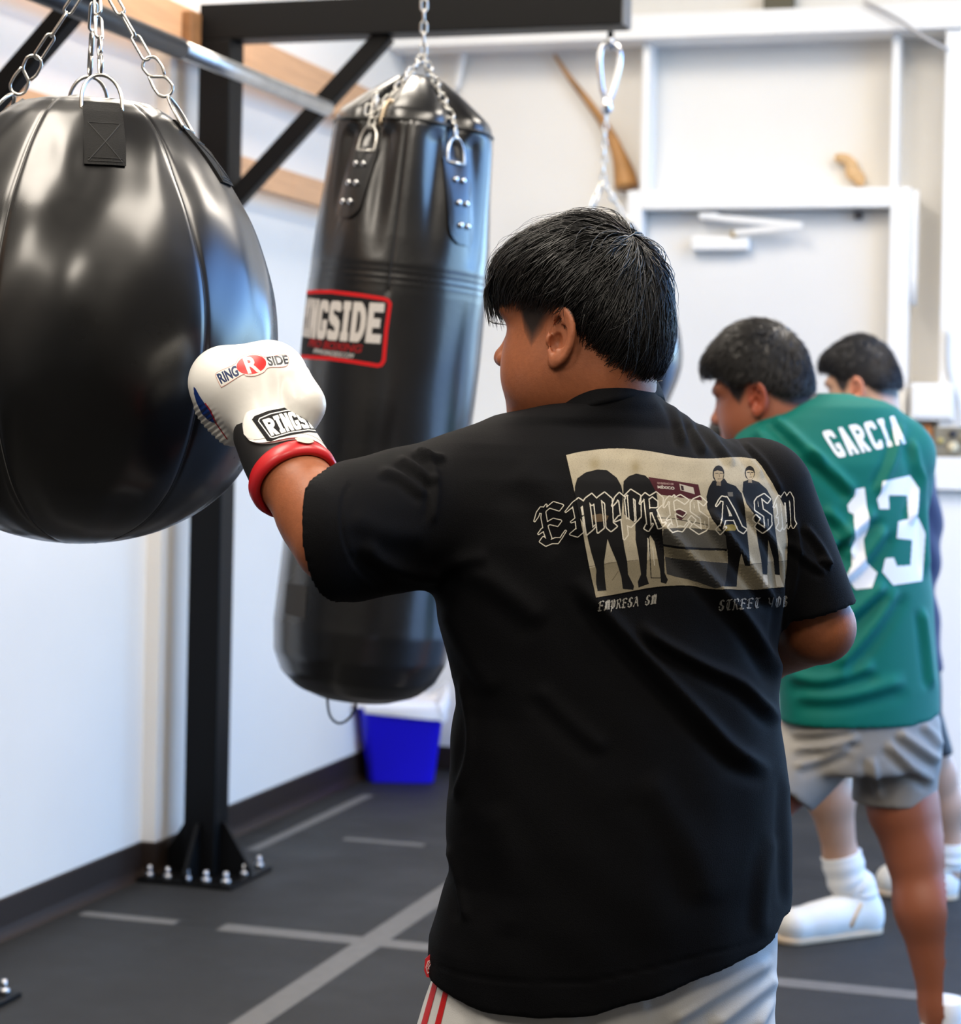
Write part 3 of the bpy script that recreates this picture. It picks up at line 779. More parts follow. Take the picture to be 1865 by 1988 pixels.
for si, a in enumerate(STR):
    tt0, tt1 = (.055, .20) if si != 0 else (.05, .175)
    ln = -.14 if si == 0 else .12
    cols, rows = 9, 22; G = []
    for j in range(rows):
        t = tt0 + (tt1 - tt0) * j / (rows - 1)
        wd = .034 * (1 if j < rows - 5 else math.sqrt(max(0.02, 1 - ((j - rows + 5) / 4.5) ** 2)))
        for i in range(cols):
            G.append(on_heavy(t, a + ln * (t - tt0) / .15 + (i / (cols - 1) - .5) * 2 * wd / .17, .006))
    add('strap', c2w(np.array(G)), [tuple(q[::-1]) for q in grid_faces(cols, rows)], vinyl2, bag2, True)
    if si < 2:
        for row in (.25, .52, .78):
            for sd in (-1, 1):
                t = tt0 + (tt1 - tt0) * row; aa = a + ln * (t - tt0) / .15 + sd * .055
                p = on_heavy(t, aa, .0085); q = on_heavy(t, aa, .013); nrm = (q - p) / np.linalg.norm(q - p)
                v, f = tube_vf([p, p + nrm * .0025, p + nrm * .004], [.0062, .0058, .003], 12); add('rivet', c2w(v), f, chrome, bag2, True)
    base = on_heavy(tt0, a, .010); way = hpt(.0, a, hr[0] * .80 + .016); up = way - base; up /= np.linalg.norm(up)
    v, f = d_ring_vf(base, math.cos(a) * hx - math.sin(a) * hy, up, .0034, .021, .044); add('d_ring', c2w(v), f, zinc, bag2, True)
    run_chain(c2w(base + up * .038), c2w(way), link2, .0235, bag2, spin0=.6 + si); run_chain(c2w(way), c2w(apex2), link2, .0235, bag2, spin0=.6 + si)
    if si == 0:   # doubled-up slack links and hook
        for k_, (dx, dz) in enumerate(((-.012, .012), (.004, .02), (-.004, -.004))):
            put('chain_link', link2, zinc, orient(c2w(base + up * (.075 + .012 * k_) + hy * .012 + hx * dx), c2w(base + up) - c2w(base), .4 + k_), bag2)
        hk = smooth_curve(np.array([base + up * .095 + hx * .035 + hy * .01, base + up * .10 + hx * .028 + hy * .012, base + up * .085 + hx * .020 + hy * .013, base + up * .045 + hx * .018 + hy * .013]), 16)
        v, f = tube_vf(c2w(hk), .004, 8); add('snap_hook', v, f, mat('brass snap', (.62, .50, .36), .3, .9), bag2, True)
run_chain(c2w(apex2), np.array([c2w(apex2)[0], HY - .0, RZ0]), link2, .0235, bag2, spin0=.3)
# cord loop under the bag and a square of tape on its side
lp = smooth_curve(np.array([PC(a, b, HD - .02) for a, b in ((637, 1330), (635, 1352), (640, 1388), (656, 1404), (676, 1396), (690, 1372), (694, 1340))]), 30)
v, f = tube_vf(c2w(lp), .0028, 8); add('cord_loop', v, f, mat('grey green cord', (.05, .06, .06), .7), bag2, True)


# ------------------------------------------------ round bag on the far rig
RD = float(w2c(np.array([1.2, RY1, 1.6]))[1]); RDc = yplane_D(1176, 300, RY1); MR = RDc / FPX
rc = PC(1174, 640, RDc)
rp = [(428, 34), (440, 52), (475, 78), (540, 110), (600, 133), (660, 147), (710, 148), (755, 134), (800, 112), (835, 78), (852, 40), (856, 8)]
cur = smooth_curve(np.array([((640 - y) * MR, r * MR, 0) for y, r in rp]), 60)
N3 = 72; V = []
for z, r, _ in cur:
    for a in np.linspace(0, 2 * np.pi, N3, endpoint=False):
        V.append((rc[0] + max(r, .002) * math.sin(a), rc[1] - max(r, .002) * math.cos(a), rc[2] + z))
F = [tuple(q[::-1]) for q in grid_faces(N3, 60, True)] + [tuple(range(N3)), tuple(range(59 * N3, 60 * N3))[::-1]]
Vw3 = c2w(np.array(V))
bag3 = thing('round_bag', (float(c2w(rc)[0]), float(c2w(rc)[1]), float(Vw3[:, 2].min())), 'round black punching bag hanging behind the dark haired head of the puncher', 'punching bag')
add('bag_body', Vw3, F, vinyl, bag3, True)
for k_ in range(6):
    a = .4 + k_ * math.pi / 3
    P = [(rc[0] + (r + .0005) * math.sin(a), rc[1] - (r + .0005) * math.cos(a), rc[2] + z) for z, r, _ in cur[4:-4]]
    v, f = tube_vf(c2w(np.array(P)), .0015, 5); add('seam', v, f, piping, bag3, True)
apex3 = PC(1170, 352, RDc)
for k_ in range(4):
    a = .7 + k_ * math.pi / 2
    p = np.array([rc[0] + .085 * math.sin(a), rc[1] - .085 * math.cos(a), rc[2] + (640 - 436) * MR])
    run_chain(c2w(p), c2w(apex3), link2, .0235, bag3, spin0=.4 * k_)
    up = apex3 - p; v, f = d_ring_vf(p, (math.cos(a), math.sin(a), 0), up, .003, .018, .03); add('d_ring', c2w(v), f, zinc, bag3, True)
run_chain(c2w(apex3), c2w(PC(1176, 222, RDc)), link2, .0235, bag3)
sw0, sw1 = PC(1177, 222, RDc), PC(1178, 190, RDc)
v, f = tube_vf(c2w(np.array([sw0, sw0 * .7 + sw1 * .3, sw0 * .3 + sw1 * .7, sw1])), [.010, .016, .016, .010], 12); add('swivel', v, f, chrome, bag3, True)
cb = [(1176, 196), (1168, 170), (1164, 120), (1168, 92), (1184, 82), (1199, 92), (1203, 118), (1192, 168), (1182, 196)]
P = smooth_curve(np.array([PC(a, b, RDc) for a, b in cb]), 40); v, f = tube_vf(c2w(P), .0085, 10); add('carabiner', v, f, chrome, bag3, True)
P = [PC(1185, y, RDc) for y in (98, 62)]; v, f = tube_vf(c2w(np.array(P)), .009, 10); add('eye_bolt', v, f, chrome, bag3, True)

# ------------------------------------------------ blue bin with a white liner
bp = on_floor(783, 1523); D0 = float(w2c(bp)[1]) + .10
bc = w2c(on_floor(781, 1513)); D0 = float(bc[1])
blue = mat('blue plastic', (0.022, 0.012, 0.92), 0.35, coat=.2)
zb = -CAMZ; MB = D0 / FPX
def rrect(hw, hd, r, n=6):
    P = []
    for (sx, sy, a0) in ((1, 1, 0), (-1, 1, 90), (-1, -1, 180), (1, -1, 270)):
        for k_ in range(n + 1):
            a = math.radians(a0 + 90 * k_ / n); P.append((sx * (hw - r) + r * math.cos(a), sy * (hd - r) + r * math.sin(a)))
    return P
cx0 = PC(781, 1440, D0)[0]
lev = [(0.0, .118, .085), (0.006, .124, .09), (.33, .157, .112), (.335, .165, .12), (.355, .165, .12), (.355, .155, .11), (.34, .148, .104), (.02, .115, .08), (.02, .02, .02)]
V = []
for (z, hw, hd) in lev:
    z = z * .82
    V += [(cx0 + x * 1.0 - .002, D0 + y, zb + z) for x, y in rrect(hw, hd, min(hw, hd) * .35)]
nn = 28; F = [tuple(q) for q in grid_faces(nn, len(lev), True)] + [tuple(range(nn))[::-1], tuple(range((len(lev) - 1) * nn, len(lev) * nn))]
bin_ = thing('waste_bin', (float(c2w([cx0, D0, zb])[0]), float(c2w([cx0, D0, zb])[1]), 0), 'bright blue plastic waste bin standing in the corner', 'bin')
add('tub', c2w(np.array(V)), F, blue, bin_, True)
V = []
lin = [(.20, 1.06, 0), (.27, 1.07, .004), (.33, 1.07, .006), (.36, 1.05, .006), (.372, .98, .004), (.34, .85, .0), (.20, .75, 0)]
for j, (z, k_, _) in enumerate(lin):
    for i, (x, y) in enumerate(rrect(.165, .12, .045, 9)):
        a = 2 * math.pi * i / 40; cr = .004 * math.sin(9 * a + j) + .003 * math.sin(17 * a + 2 * j)
        wgt = max(0, math.cos(a - math.radians(-58))) ** 2.2; drop = (.085 + .075 * (1 - wgt)) if j == 0 else (.04 + .044 * (1 - wgt) if j == 1 else (.034 * (1 - wgt) if j == 2 else 0))
        lift = (.05 * max(0, math.cos(a - math.radians(15))) ** 2) if j in (3, 4) else 0
        V.append((cx0 - .004 + x * k_ + cr, D0 + y * k_ + cr, zb + z * .82 + drop * .8 + lift + cr))
F = grid_faces(40, len(lin), True)
tag(add('bin_liner', c2w(np.array(V)), F, mat('white plastic liner', (.82, .82, .86), .35, bump=(30, .3)), None, True), 'white plastic liner spilling over the rim of the blue bin', 'bin liner')
# ================================================================== the puncher in the black T-shirt
skin = mat('brown skin', (0.42, 0.205, 0.115), 0.48, sub=0.12, attr='tone', noise=(160, .10, 4), bump=(450, 0.08), spec=0.35)
def set_color(o, rgba, name='tone'):
    a = o.data.color_attributes.new(name, 'FLOAT_COLOR', 'POINT')
    a.data.foreach_set('color', np.ascontiguousarray(rgba, np.float32).ravel())
def tone_arr(n, col): return np.tile(np.array([*col, 1.0], np.float32), (n, 1))

BD = 2.60
boy_feet = c2w(np.array([PC(1190, 1900, BD)[0], BD, -CAMZ]))
boy = thing('person', (float(boy_feet[0]), float(boy_feet[1]), 0.0), 'person in a black printed T-shirt and white shorts punching the teardrop bag', 'person')

# head frame: forward, his left, up
HC = PC(1126, 628, 2.62)
Fd = np.array([-math.cos(math.radians(29)), math.sin(math.radians(29)), -0.06]); Fd /= np.linalg.norm(Fd)
Ud = np.array([0.03, 0.0, 1.0]); Ud = Ud - Fd * np.dot(Ud, Fd); Ud /= np.linalg.norm(Ud)
Ld = np.cross(Ud, Fd)                     # his left, towards the camera
def head_pt(f, l, u): return HC + Fd * f + Ld * l + Ud * u
def head_coords(x, y, z, C=None, A=None):
    C = HC if C is None else C; A = (Fd, Ld, Ud) if A is None else A
    dx, dy, dz = x - C[0], y - C[1], z - C[2]
    return [dx * a[0] + dy * a[1] + dz * a[2] for a in A]
def head_sdf(f, l, u, chub=1.0, ear=True):
    la = np.abs(l)
    g = ell(f, l, u, (-.008, 0, .022), (.096, .077, .098))
    g = smin(g, ell(f, l, u, (.030, 0, -.035), (.066, .062, .082)), .03)
    g = smin(g, ell(f, la, u, (.036, .024 * chub, -.066), (.057, .050, .058)), .03)        # cheeks
    g = smin(g, ell(f, la, u, (-.015, .040, -.070), (.055, .032, .050)), .035)             # jaw corner
    g = smin(g, ell(f, l, u, (.070, 0, -.112), (.030, .030, .024)), .03)                   # chin
    g = smin(g, ell(f, la, u, (.074, .026, .020), (.020, .030, .012)), .02)                # brow
    g = smax(g, -ell(f, la, u, (.104, .032, -.002), (.016, .019, .012)), .012)             # eye socket
    g = smin(g, cone(f, l, u, (.084, 0, .006), (.105, 0, -.032), .008, .012), .012)        # nose bridge
    g = smin(g, ell(f, l, u, (.106, 0, -.037), (.016, .014, .012)), .008)
    g = smin(g, ell(f, la, u, (.099, .014, -.041), (.012, .008, .009)), .006)
    g = smin(g, ell(f, l, u, (.088, 0, -.071), (.016, .025, .008)), .008)                  # lips
    g = smin(g, ell(f, l, u, (.086, 0, -.083), (.015, .022, .008)), .008)
    g = smax(g, -ell(f, l, u, (.105, 0, -.0765), (.012, .022, .0022)), .004)
    if ear:
        # ear: dished disc, tilted back, standing off the head
        ef, el, eu = f + .014, la - .085, u + .022
        c_, s_ = math.cos(.20), math.sin(.20)
        e1 = ef * c_ + eu * s_; e2 = -ef * s_ + eu * c_                # e1 backwards-, e2 up
        # stand off: the rear edge swings outwards
        off = el + .16 * e1
        rr_ = np.sqrt((e1 / .0195) ** 2 + (e2 / .0335) ** 2)
        low = np.clip(-e2 / .0335, 0, 1)
        rim = np.sqrt(((rr_ - .90) * .021) ** 2 + off ** 2) - (.0046 - .0006 * low)
        rim = np.where(e1 > .013, rim + .004, rim)
        dish = np.maximum((rr_ - .9) * .02, np.abs(off + .0080) - .0035)
        anti = np.sqrt(((np.sqrt(((e1 + .003) / .0115) ** 2 + ((e2 - .000) / .021) ** 2) - 1) * .012) ** 2 + (off + .001) ** 2) - .0040
        anti = np.where(e1 > .002, anti + .01, anti)
        lobe = ell(e1, off, e2, (.003, -.001, -.030), (.0095, .0055, .0105))
        trag = ell(e1, off, e2, (.0155, -.001, -.006), (.005, .005, .008))
        E = smin(smin(rim, dish, .0015), smin(smin(anti, lobe, .006), trag, .002), .0015)
        E = smax(E, -ell(e1, off, e2, (.0065, .001, -.007), (.0075, .013, .0105)), .002)
        E = smax(E, -ell(e1, off, e2, (.006, .004, .014), (.0065, .005, .010)), .004)
        g = smin(g, E, .004)
        g = smax(g, -ell(e1, off, e2, (.0050, -.003, -.006), (.0072, .0085, .0105)), .002)
    return g
hf = Field((HC[0] - .15, HC[1] - .13, HC[2] - .20), (HC[0] + .15, HC[1] + .15, HC[2] + .135), .0019)
f_, l_, u_ = head_coords(hf.X, hf.Y, hf.Z)
G = head_sdf(f_, l_, u_)
neck_top = head_pt(-.035, 0, -.03); neck_bot = PC(1160, 825, 2.63)
G = smin(G, cone(hf.X, hf.Y, hf.Z, neck_top, neck_bot, .056, .062), .03)
G = smin(G, ell(f_, l_, u_, (-.045, 0, -.085), (.040, .046, .055)), .03)      # nape
G = smin(G, ell(f_, l_, u_, (.025, 0, -.125), (.05, .045, .03)), .03)         # under the chin
HV, HQ = hf.mesh(G, 2)
hN = vnormals(HV, HQ)
hF, hL, hU = head_coords(HV[:, 0], HV[:, 1], HV[:, 2])

# arms and torso core
ff = Field((-.38, 2.12, -.72), (.62, 3.08, .02), .007)
x, y, z = ff.X, ff.Y, ff.Z
SHL, ELL_, WRL = PC(895, 965, 2.545), PC(655, 1048, 2.405), PC(569, 930, 2.484)
FST = PC(518, 836, 2.555)
armL = chain_sdf(x, y, z, [SHL, ELL_, (ELL_ * .55 + WRL * .45), WRL, FST], [.052, .045, .042, .036, .028], .03)
SHR, ELR = PC(1478, 985, 2.70), PC(1590, 1218, 2.69)
FRR = PC(1470, 1262, 2.84); WRR = PC(1330, 1180, 2.98)
armR = chain_sdf(x, y, z, [SHR, PC(1545, 1120, 2.69), ELR], [.052, .044, .044], .03)
armR = smin(armR, chain_sdf(x, y, z, [ELR, FRR, WRR], [.045, .044, .034], .02), .012)
core = ell(x, y, z, PC(1185, 1100, 2.62), (.15, .09, .14))
core = smin(core, ell(x, y, z, PC(1200, 1450, 2.62), (.18, .13, .26)), .06)
G = smin(smin(armL, core, .04), smin(armR, cone(x, y, z, neck_bot, PC(1180, 900, 2.63), .055, .07), .03), .03)
AV, AQ = ff.mesh(G, 3)
# legs (below the frame)
lf = Field((-.16, 2.28, -CAMZ + .02), (.36, 2.98, -.62), .009)
x, y, z = lf.X, lf.Y, lf.Z
hipL, hipR = PC(1050, 1830, 2.58), PC(1330, 1830, 2.62)
footL = np.array([hipL[0] - .10, 2.66, -CAMZ + .09]); footR = np.array([hipR[0] + .08, 2.54, -CAMZ + .09])
kneeL = (hipL + footL) / 2 + np.array([-.03, .06, .0]); kneeR = (hipR + footR) / 2 + np.array([0.0, .06, 0])
G = smin(chain_sdf(x, y, z, [hipL, kneeL, kneeL * .6 + footL * .4 + np.array([0, -.02, 0]), footL], [.09, .062, .062, .042], .03),
         chain_sdf(x, y, z, [hipR, kneeR, kneeR * .6 + footR * .4 + np.array([0, -.02, 0]), footR], [.09, .062, .062, .042], .03), .02)
LV, LQ = lf.mesh(G, 3)
bv, bq = np.concatenate([HV, AV, LV]), np.concatenate([HQ, AQ + len(HV), LQ + len(HV) + len(AV)])
body = add('body', c2w(bv), bq, skin, boy, True)
# skin tone + shaved sides
SK = np.array([0.29, 0.095, 0.040])
tone = tone_arr(len(bv), SK)
hpx, hpy = c2px(HV)
ear_d = np.sqrt(((hF + .014) / .024) ** 2 + ((hU + .022) / .038) ** 2)
isear = (ear_d < 1.0) & (np.abs(hL) > .074)
# hairline on the side of the head, in head coordinates
fr = np.interp(hF, [-.12, -.095, -.085, -.06, -.04, -.028, -.012, .004, .016, .030, .042, .050, .075, .1], [-.085, -.070, -.056, -.042, -.022, -.006, .014, .006, -.014, -.032, -.014, .012, .034, .05])
stub = np.clip((hU - fr) / .020, 0, 1) ** .5
stub = np.where(isear, 0, stub)
hairc = np.array([0.010, 0.008, 0.007])
tone[:len(HV), :3] = SK * (1 - stub[:, None] * .97) + hairc * stub[:, None] * .97
earw = np.where(isear, .35, 0)[:, None]
tone[:len(HV), :3] = tone[:len(HV), :3] * (1 - earw) + np.array([.47, .17, .09]) * earw
lips = np.clip(1 - np.abs(hU + .077) / .012, 0, 1) * np.clip((hF - .085) / .008, 0, 1)
tone[:len(HV), :3] = tone[:len(HV), :3] * (1 - .4 * lips[:, None]) + np.array([.36, .11, .08]) * .4 * lips[:, None]
set_color(body, tone)
# eyes, lashes, brows
eyew = mat('eye white', (.75, .72, .68), .2); dark = mat('dark hair', (0.006, 0.0055, 0.0055), 0.42)
for sd in (1, -1):
    c = head_pt(.074, sd * .031, -.003)
    V = []
    for a in np.linspace(0, math.pi, 10):
        for b in np.linspace(0, 2 * math.pi, 16, endpoint=False):
            V.append(c + .0115 * np.array([math.sin(a) * math.cos(b), math.sin(a) * math.sin(b), math.cos(a)]))
    e = add('eye', c2w(np.array(V)), grid_faces(16, 10, True), eyew, boy, True)
    p = c + Fd * .0085; V = [p + .0055 * (math.cos(t) * Ld + math.sin(t) * Ud) + Fd * .0005 for t in np.linspace(0, 2 * math.pi, 16, endpoint=False)] + [p + Fd * .004]
    add('iris', c2w(np.array(V)), [(k, (k + 1) % 16, 16) for k in range(16)], mat('iris', (.02, .01, .006), .15), e)
    prt = []
    for k in range(14):
        s = (k / 13 - .5) * 2
        b0 = head_pt(.099 - .006 * s * s, sd * (.031 + .012 * s), .004 - .001 * s * s); d_ = Fd * .9 + Ld * sd * s * .5 + Ud * .28
        P = smooth_curve(np.array([b0, b0 + d_ * .006 - Ud * .001, b0 + d_ * .0115 + Ud * .0015]), 5)
        prt.append(tube_vf(c2w(P), [.0004, .0004, .0003, .0002, .0001], 4))
    v, f = join_vf(prt); add('eyelash', v, f, dark, boy)
    prt = []
    for k in range(40):
        s = random.uniform(-1, 1)
        b0 = head_pt(.098 - .010 * s * s, sd * (.030 + .020 * s), .022 + random.uniform(-.003, .003)); d_ = Ld * sd * .8 + Ud * .3 + Fd * .15
        prt.append(tube_vf(c2w(np.array([b0, b0 + d_ * .008])), [.0005, .0002], 4))
    v, f = join_vf(prt); add('eyebrow', v, f, dark, boy)

# ------------------------------------------------ hair: bulk + strands flowing from the crown
def hair_cap(f, l, u):
    """cap of longer hair; ends above the shaved sides"""
    g = ell(f, l, u, (-.004, 0, .030), (.108, .089, .107))
    g = smin(g, ell(f, l, u, (.055, 0, .060), (.058, .062, .048)), .03)          # fringe mass
    g = smin(g, ell(f, l, u, (-.066, 0, -.018), (.046, .070, .068)), .03)        # back
    # keep only what lies above the hair edge
    edge = np.interp(f.ravel(), [-.15, -.10, -.070, -.045, -.025, .0, .03, .06, .09, .13], [-.085, -.082, -.070, -.045, -.010, .012, .020, .026, .032, .034]).reshape(f.shape)
    return smax(g, edge - u, .012)
cf = Field((HC[0] - .15, HC[1] - .14, HC[2] - .12), (HC[0] + .16, HC[1] + .15, HC[2] + .155), .003)
f_, l_, u_ = head_coords(cf.X, cf.Y, cf.Z)
CG = hair_cap(f_, l_, u_)
CV, CQ = cf.mesh(CG + .006, 3)
hairm = mat('black hair', (0.0045, 0.0042, 0.0045), 0.34, spec=0.6)
hair = add('hair', c2w(CV), CQ, hairm, boy, True)
def shell_radius(dirs, center, fn, r1=.20):
    """distance from center to the hair surface along head-frame directions"""
    lo = np.zeros(len(dirs)); hi = np.full(len(dirs), r1)
    for _ in range(22):
        m = (lo + hi) / 2; p = center + dirs * m[:, None]
        inside = fn(p[:, 0], p[:, 1], p[:, 2]) < 0
        lo = np.where(inside, m, lo); hi = np.where(inside, hi, m)
    return lo
def bulk(f, l, u):
    g = ell(f, l, u, (-.004, 0, .030), (.108, .089, .107))
    g = smin(g, ell(f, l, u, (.055, 0, .060), (.058, .062, .048)), .03)
    return smin(g, ell(f, l, u, (-.066, 0, -.018), (.046, .070, .068)), .03)
cen = np.array([-.012, 0, .015])
whorl = np.array([-.62, .10, .80]); whorl /= np.linalg.norm(whorl)
w1 = np.cross(whorl, [0, 1, 0]); w1 /= np.linalg.norm(w1); w2 = np.cross(whorl, w1)
def strands(n, seed, lift=0.004, rad=.00065, frz=.05, seg=7, clump=True, thmax=1.9):
    R = np.random.default_rng(seed)
    phi = R.uniform(0, 2 * np.pi, n)
    th0 = np.sqrt(R.uniform(0, 1, n)) * thmax; ln = R.uniform(.35, .8, n)
    if clump:
        nc = n // 14; cp = R.uniform(0, 2 * np.pi, nc); pick = R.integers(0, nc, n); phe = cp[pick] + R.normal(0, .02, n)
        near = np.abs((phi - cp[pick] + np.pi) % (2 * np.pi) - np.pi)
        phi = cp[pick] + R.normal(0, .07, n)
    else: phe = phi + R.normal(0, .05, n)
    t = np.linspace(0, 1, seg)[None, :]
    th = th0[:, None] + ln[:, None] * t
    swirl = .35 * np.exp(-th / .35)
    ph = phi[:, None] * (1 - t ** 1.5) + phe[:, None] * t ** 1.5 + swirl + R.normal(0, frz, (n, 1)) * t ** 2
    d = np.cos(th)[..., None] * whorl + np.sin(th)[..., None] * (np.cos(ph)[..., None] * w1 + np.sin(ph)[..., None] * w2)
    r = shell_radius(d.reshape(-1, 3), cen, bulk).reshape(n, seg)
    jit = R.uniform(-.004, .001, (n, 1)) + (R.uniform(-.006, .004, nc)[pick][:, None] * np.sin(t * 2.2) if clump else 0) + lift * R.uniform(0, 1, (n, 1)) ** 2 * np.sin(t * 2.6)
    P = cen + d * (r + jit)[..., None]
    # gravity: hanging part beyond the widest point drops straight
    tip = P[:, -1]
    edge = np.interp(tip[:, 0], [-.15, -.10, -.070, -.045, -.025, .0, .03, .06, .09, .13], [-.108, -.104, -.090, -.062, -.022, .002, .010, .012, .008, -.006])
    keep = tip[:, 2] > edge
    P = P[keep]; n = len(P)
    rr_ = rad * (1 - .85 * t[0] ** 2.5)
    W = HC + P[..., :1] * Fd + P[..., 1:2] * Ld + P[..., 2:] * Ud
    # 3-sided ribbons
    T = np.gradient(W, axis=1); T /= np.linalg.norm(T, axis=2, keepdims=True)
    N0 = W - (HC + cen[0] * Fd + cen[2] * Ud); N0 /= np.linalg.norm(N0, axis=2, keepdims=True)
    B = np.cross(T, N0); B /= np.linalg.norm(B, axis=2, keepdims=True) + 1e-9; N0 = np.cross(B, T)
    V = np.stack([W + B * rr_[None, :, None] * 1.3, W + N0 * rr_[None, :, None], W - B * rr_[None, :, None] * 1.3], 2)   # n, seg, 3, 3
    V = V.reshape(-1, 3)
    b = (np.arange(n) * seg * 3)[:, None, None]; s = (np.arange(seg - 1) * 3)[None, :, None]
    Q = np.concatenate([np.stack([b[..., 0] + s[..., 0] + k, b[..., 0] + s[..., 0] + (k + 1) % 3, b[..., 0] + s[..., 0] + 3 + (k + 1) % 3, b[..., 0] + s[..., 0] + 3 + k], -1).reshape(-1, 4) for k in range(3)])
    return V, Q
sv, sq = strands(15000, 3)
sv3, sq3 = strands(300, 6, lift=.014, rad=.0008, frz=.30, clump=False, thmax=.42)
sv2, sq2 = strands(700, 4, lift=.016, rad=.0004, frz=.16, clump=False)
fw = []
for k in range(150):      # fringe tips hanging over the forehead
    l0 = random.uniform(-.05, .062); q = random.random(); ln_ = random.uniform(.02, .048)
    a0 = np.array([.104 - 4.2 * l0 * l0, l0, .062]); a1 = np.array([.113 - 4.2 * l0 * l0 + random.uniform(-.003, .003), l0 * 1.04, .045]); a2 = a1 + np.array([-.004, random.uniform(-.006, .006), -ln_])
    P_ = smooth_curve(np.array([head_pt(*a0), head_pt(*a1), head_pt(*((a1 + a2) / 2 + np.array([.002, 0, 0]))), head_pt(*a2)]), 7)
    v_, f_q = tube_vf(P_, [.0010, .0010, .0009, .0008, .0006, .0004, .0001], 4, cap=False); fw.append((v_, f_q))
fv, fq = join_vf(fw); fq = np.array(fq)
hs = add('hair_strands', c2w(np.concatenate([sv, sv2, sv3, fv])), np.concatenate([sq, sq2 + len(sv), sq3 + len(sv) + len(sv2), fq + len(sv) + len(sv2) + len(sv3)]), hairm, boy, True); hs['kind'] = 'stuff'

# ------------------------------------------------ T-shirt
sf = Field((-.30, 2.16, -.80), (.50, 2.98, .09), .0037)
x, y, z = sf.X, sf.Y, sf.Z
trow = [(746, 1185, 1258, .080, 2.636), (756, 1148, 1270, .087, 2.635), (766, 1118, 1281, .093, 2.634), (780, 1086, 1296, .098, 2.633), (796, 1020, 1318, .102, 2.631), (812, 960, 1344, .107, 2.629), (828, 918, 1374, .106, 2.626), (845, 888, 1408, .114, 2.622), (865, 864, 1445, .122, 2.617), (890, 850, 1482, .129, 2.612),
        (930, 838, 1520, .137, 2.606), (985, 835, 1541, .145, 2.602), (1050, 836, 1545, .152), (1140, 842, 1541, .158), (1200, 851, 1528, .160), (1260, 866, 1516, .162), (1330, 880, 1522, .164), (1365, 884, 1523, .166),
        (1420, 875, 1527, .170), (1500, 871, 1539, .175), (1600, 866, 1543, .180), (1680, 870, 1544, .182), (1740, 852, 1545, .184), (1800, 836, 1546, .184), (1860, 834, 1545, .184), (1990, 836, 1538, .182)]
rows = px_rows(trow, BD, 0)
TG = loft(x, y, z, rows, 2.25, shear=.30)
# sleeves
CUL = PC(664, 1040, 2.415); UPL = PC(835, 985, 2.52)
cd = (CUL - UPL) / np.linalg.norm(CUL - UPL)
slL = cone(x, y, z, PC(900, 985, 2.560), PC(600, 1050, 2.385), .090, .0785)
nL = np.array([-.93, .33, -.16]); nL /= np.linalg.norm(nL)
cutL = lambda x, y, z: (x - CUL[0]) * nL[0] + (y - CUL[1]) * nL[1] + (z - CUL[2]) * nL[2]
cavL = np.maximum(slL + .0065, -cutL(x, y, z) - .075)
slL = smax(slL, cutL(x, y, z), .003)
CUR = PC(1572, 1192, 2.69)
slR = cone(x, y, z, PC(1462, 970, 2.69), CUR + np.array([.012, 0, -.03]), .080, .061)
nR = np.array([.25, -.02, -.97]); nR /= np.linalg.norm(nR)
cutR = (x - CUR[0]) * nR[0] + (y - CUR[1]) * nR[1] + (z - CUR[2]) * nR[2]
cavR = np.maximum(slR + .0065, -cutR - .05)
slR = smax(slR, (x - CUR[0]) * nR[0] + (y - CUR[1]) * nR[1] + (z - CUR[2]) * nR[2], .004)
TG = smin(smin(TG, slL, .022), slR, .014)
# hem following the photograph
hemx = np.array([836, 880, 930, 1040, 1150, 1260, 1380, 1480, 1520, 1546]); hemy = np.array([1908, 1922, 1935, 1946, 1941, 1917, 1886, 1861, 1846, 1815])
hp_ = PC(hemx, hemy, BD - .12)
hz = np.interp(x.ravel(), hp_[0], hp_[2]).reshape(x.shape) - .13 * (y - (BD - .15))* .25
TG = smax(TG, hz - z, .003)
# openings: arm holes and neck
TG = smax(smax(TG, -cavL, .003), -cavR, .003)
ncen = PC(1172, 790, 2.635)
TV, TQ = sf.mesh(TG, 3)
# folds, traced from the photograph as ridges on the cloth facing the camera
def fold(V, N, poly, width, amp, fade=True):
    px_, py_ = c2px(V); P = np.asarray(poly, float)
    best = np.full(len(V), 1e9); tt_ = np.zeros(len(V)); sgn = np.zeros(len(V)); L = 0; segs = np.linalg.norm(np.diff(P, axis=0), axis=1); tot = segs.sum()
    for i in range(len(P) - 1):
        a, b = P[i], P[i + 1]; d = b - a; t = np.clip(((px_ - a[0]) * d[0] + (py_ - a[1]) * d[1]) / np.dot(d, d), 0, 1)
        dx_, dy_ = px_ - a[0] - t * d[0], py_ - a[1] - t * d[1]
        q = np.hypot(dx_, dy_); m = q < best
        best[m] = q[m]; tt_[m] = ((L + t * segs[i]) / tot)[m]; sgn[m] = np.sign(d[0] * dy_ - d[1] * dx_)[m]; L += segs[i]
    e = np.exp(-(best / width) ** 2)
    # sharp crest with a softer valley on the lower side
    e = e - .55 * np.exp(-((best - 1.7 * width) / width) ** 2) * (sgn > 0)
    if fade: e = e * np.clip(tt_ / .12, 0, 1) * np.clip((1 - tt_) / .12, 0, 1)
    face = np.clip(-N[:, 1] * 1.5 + .45, 0, 1)
    return (amp * e * face)
N = vnormals(TV, TQ)
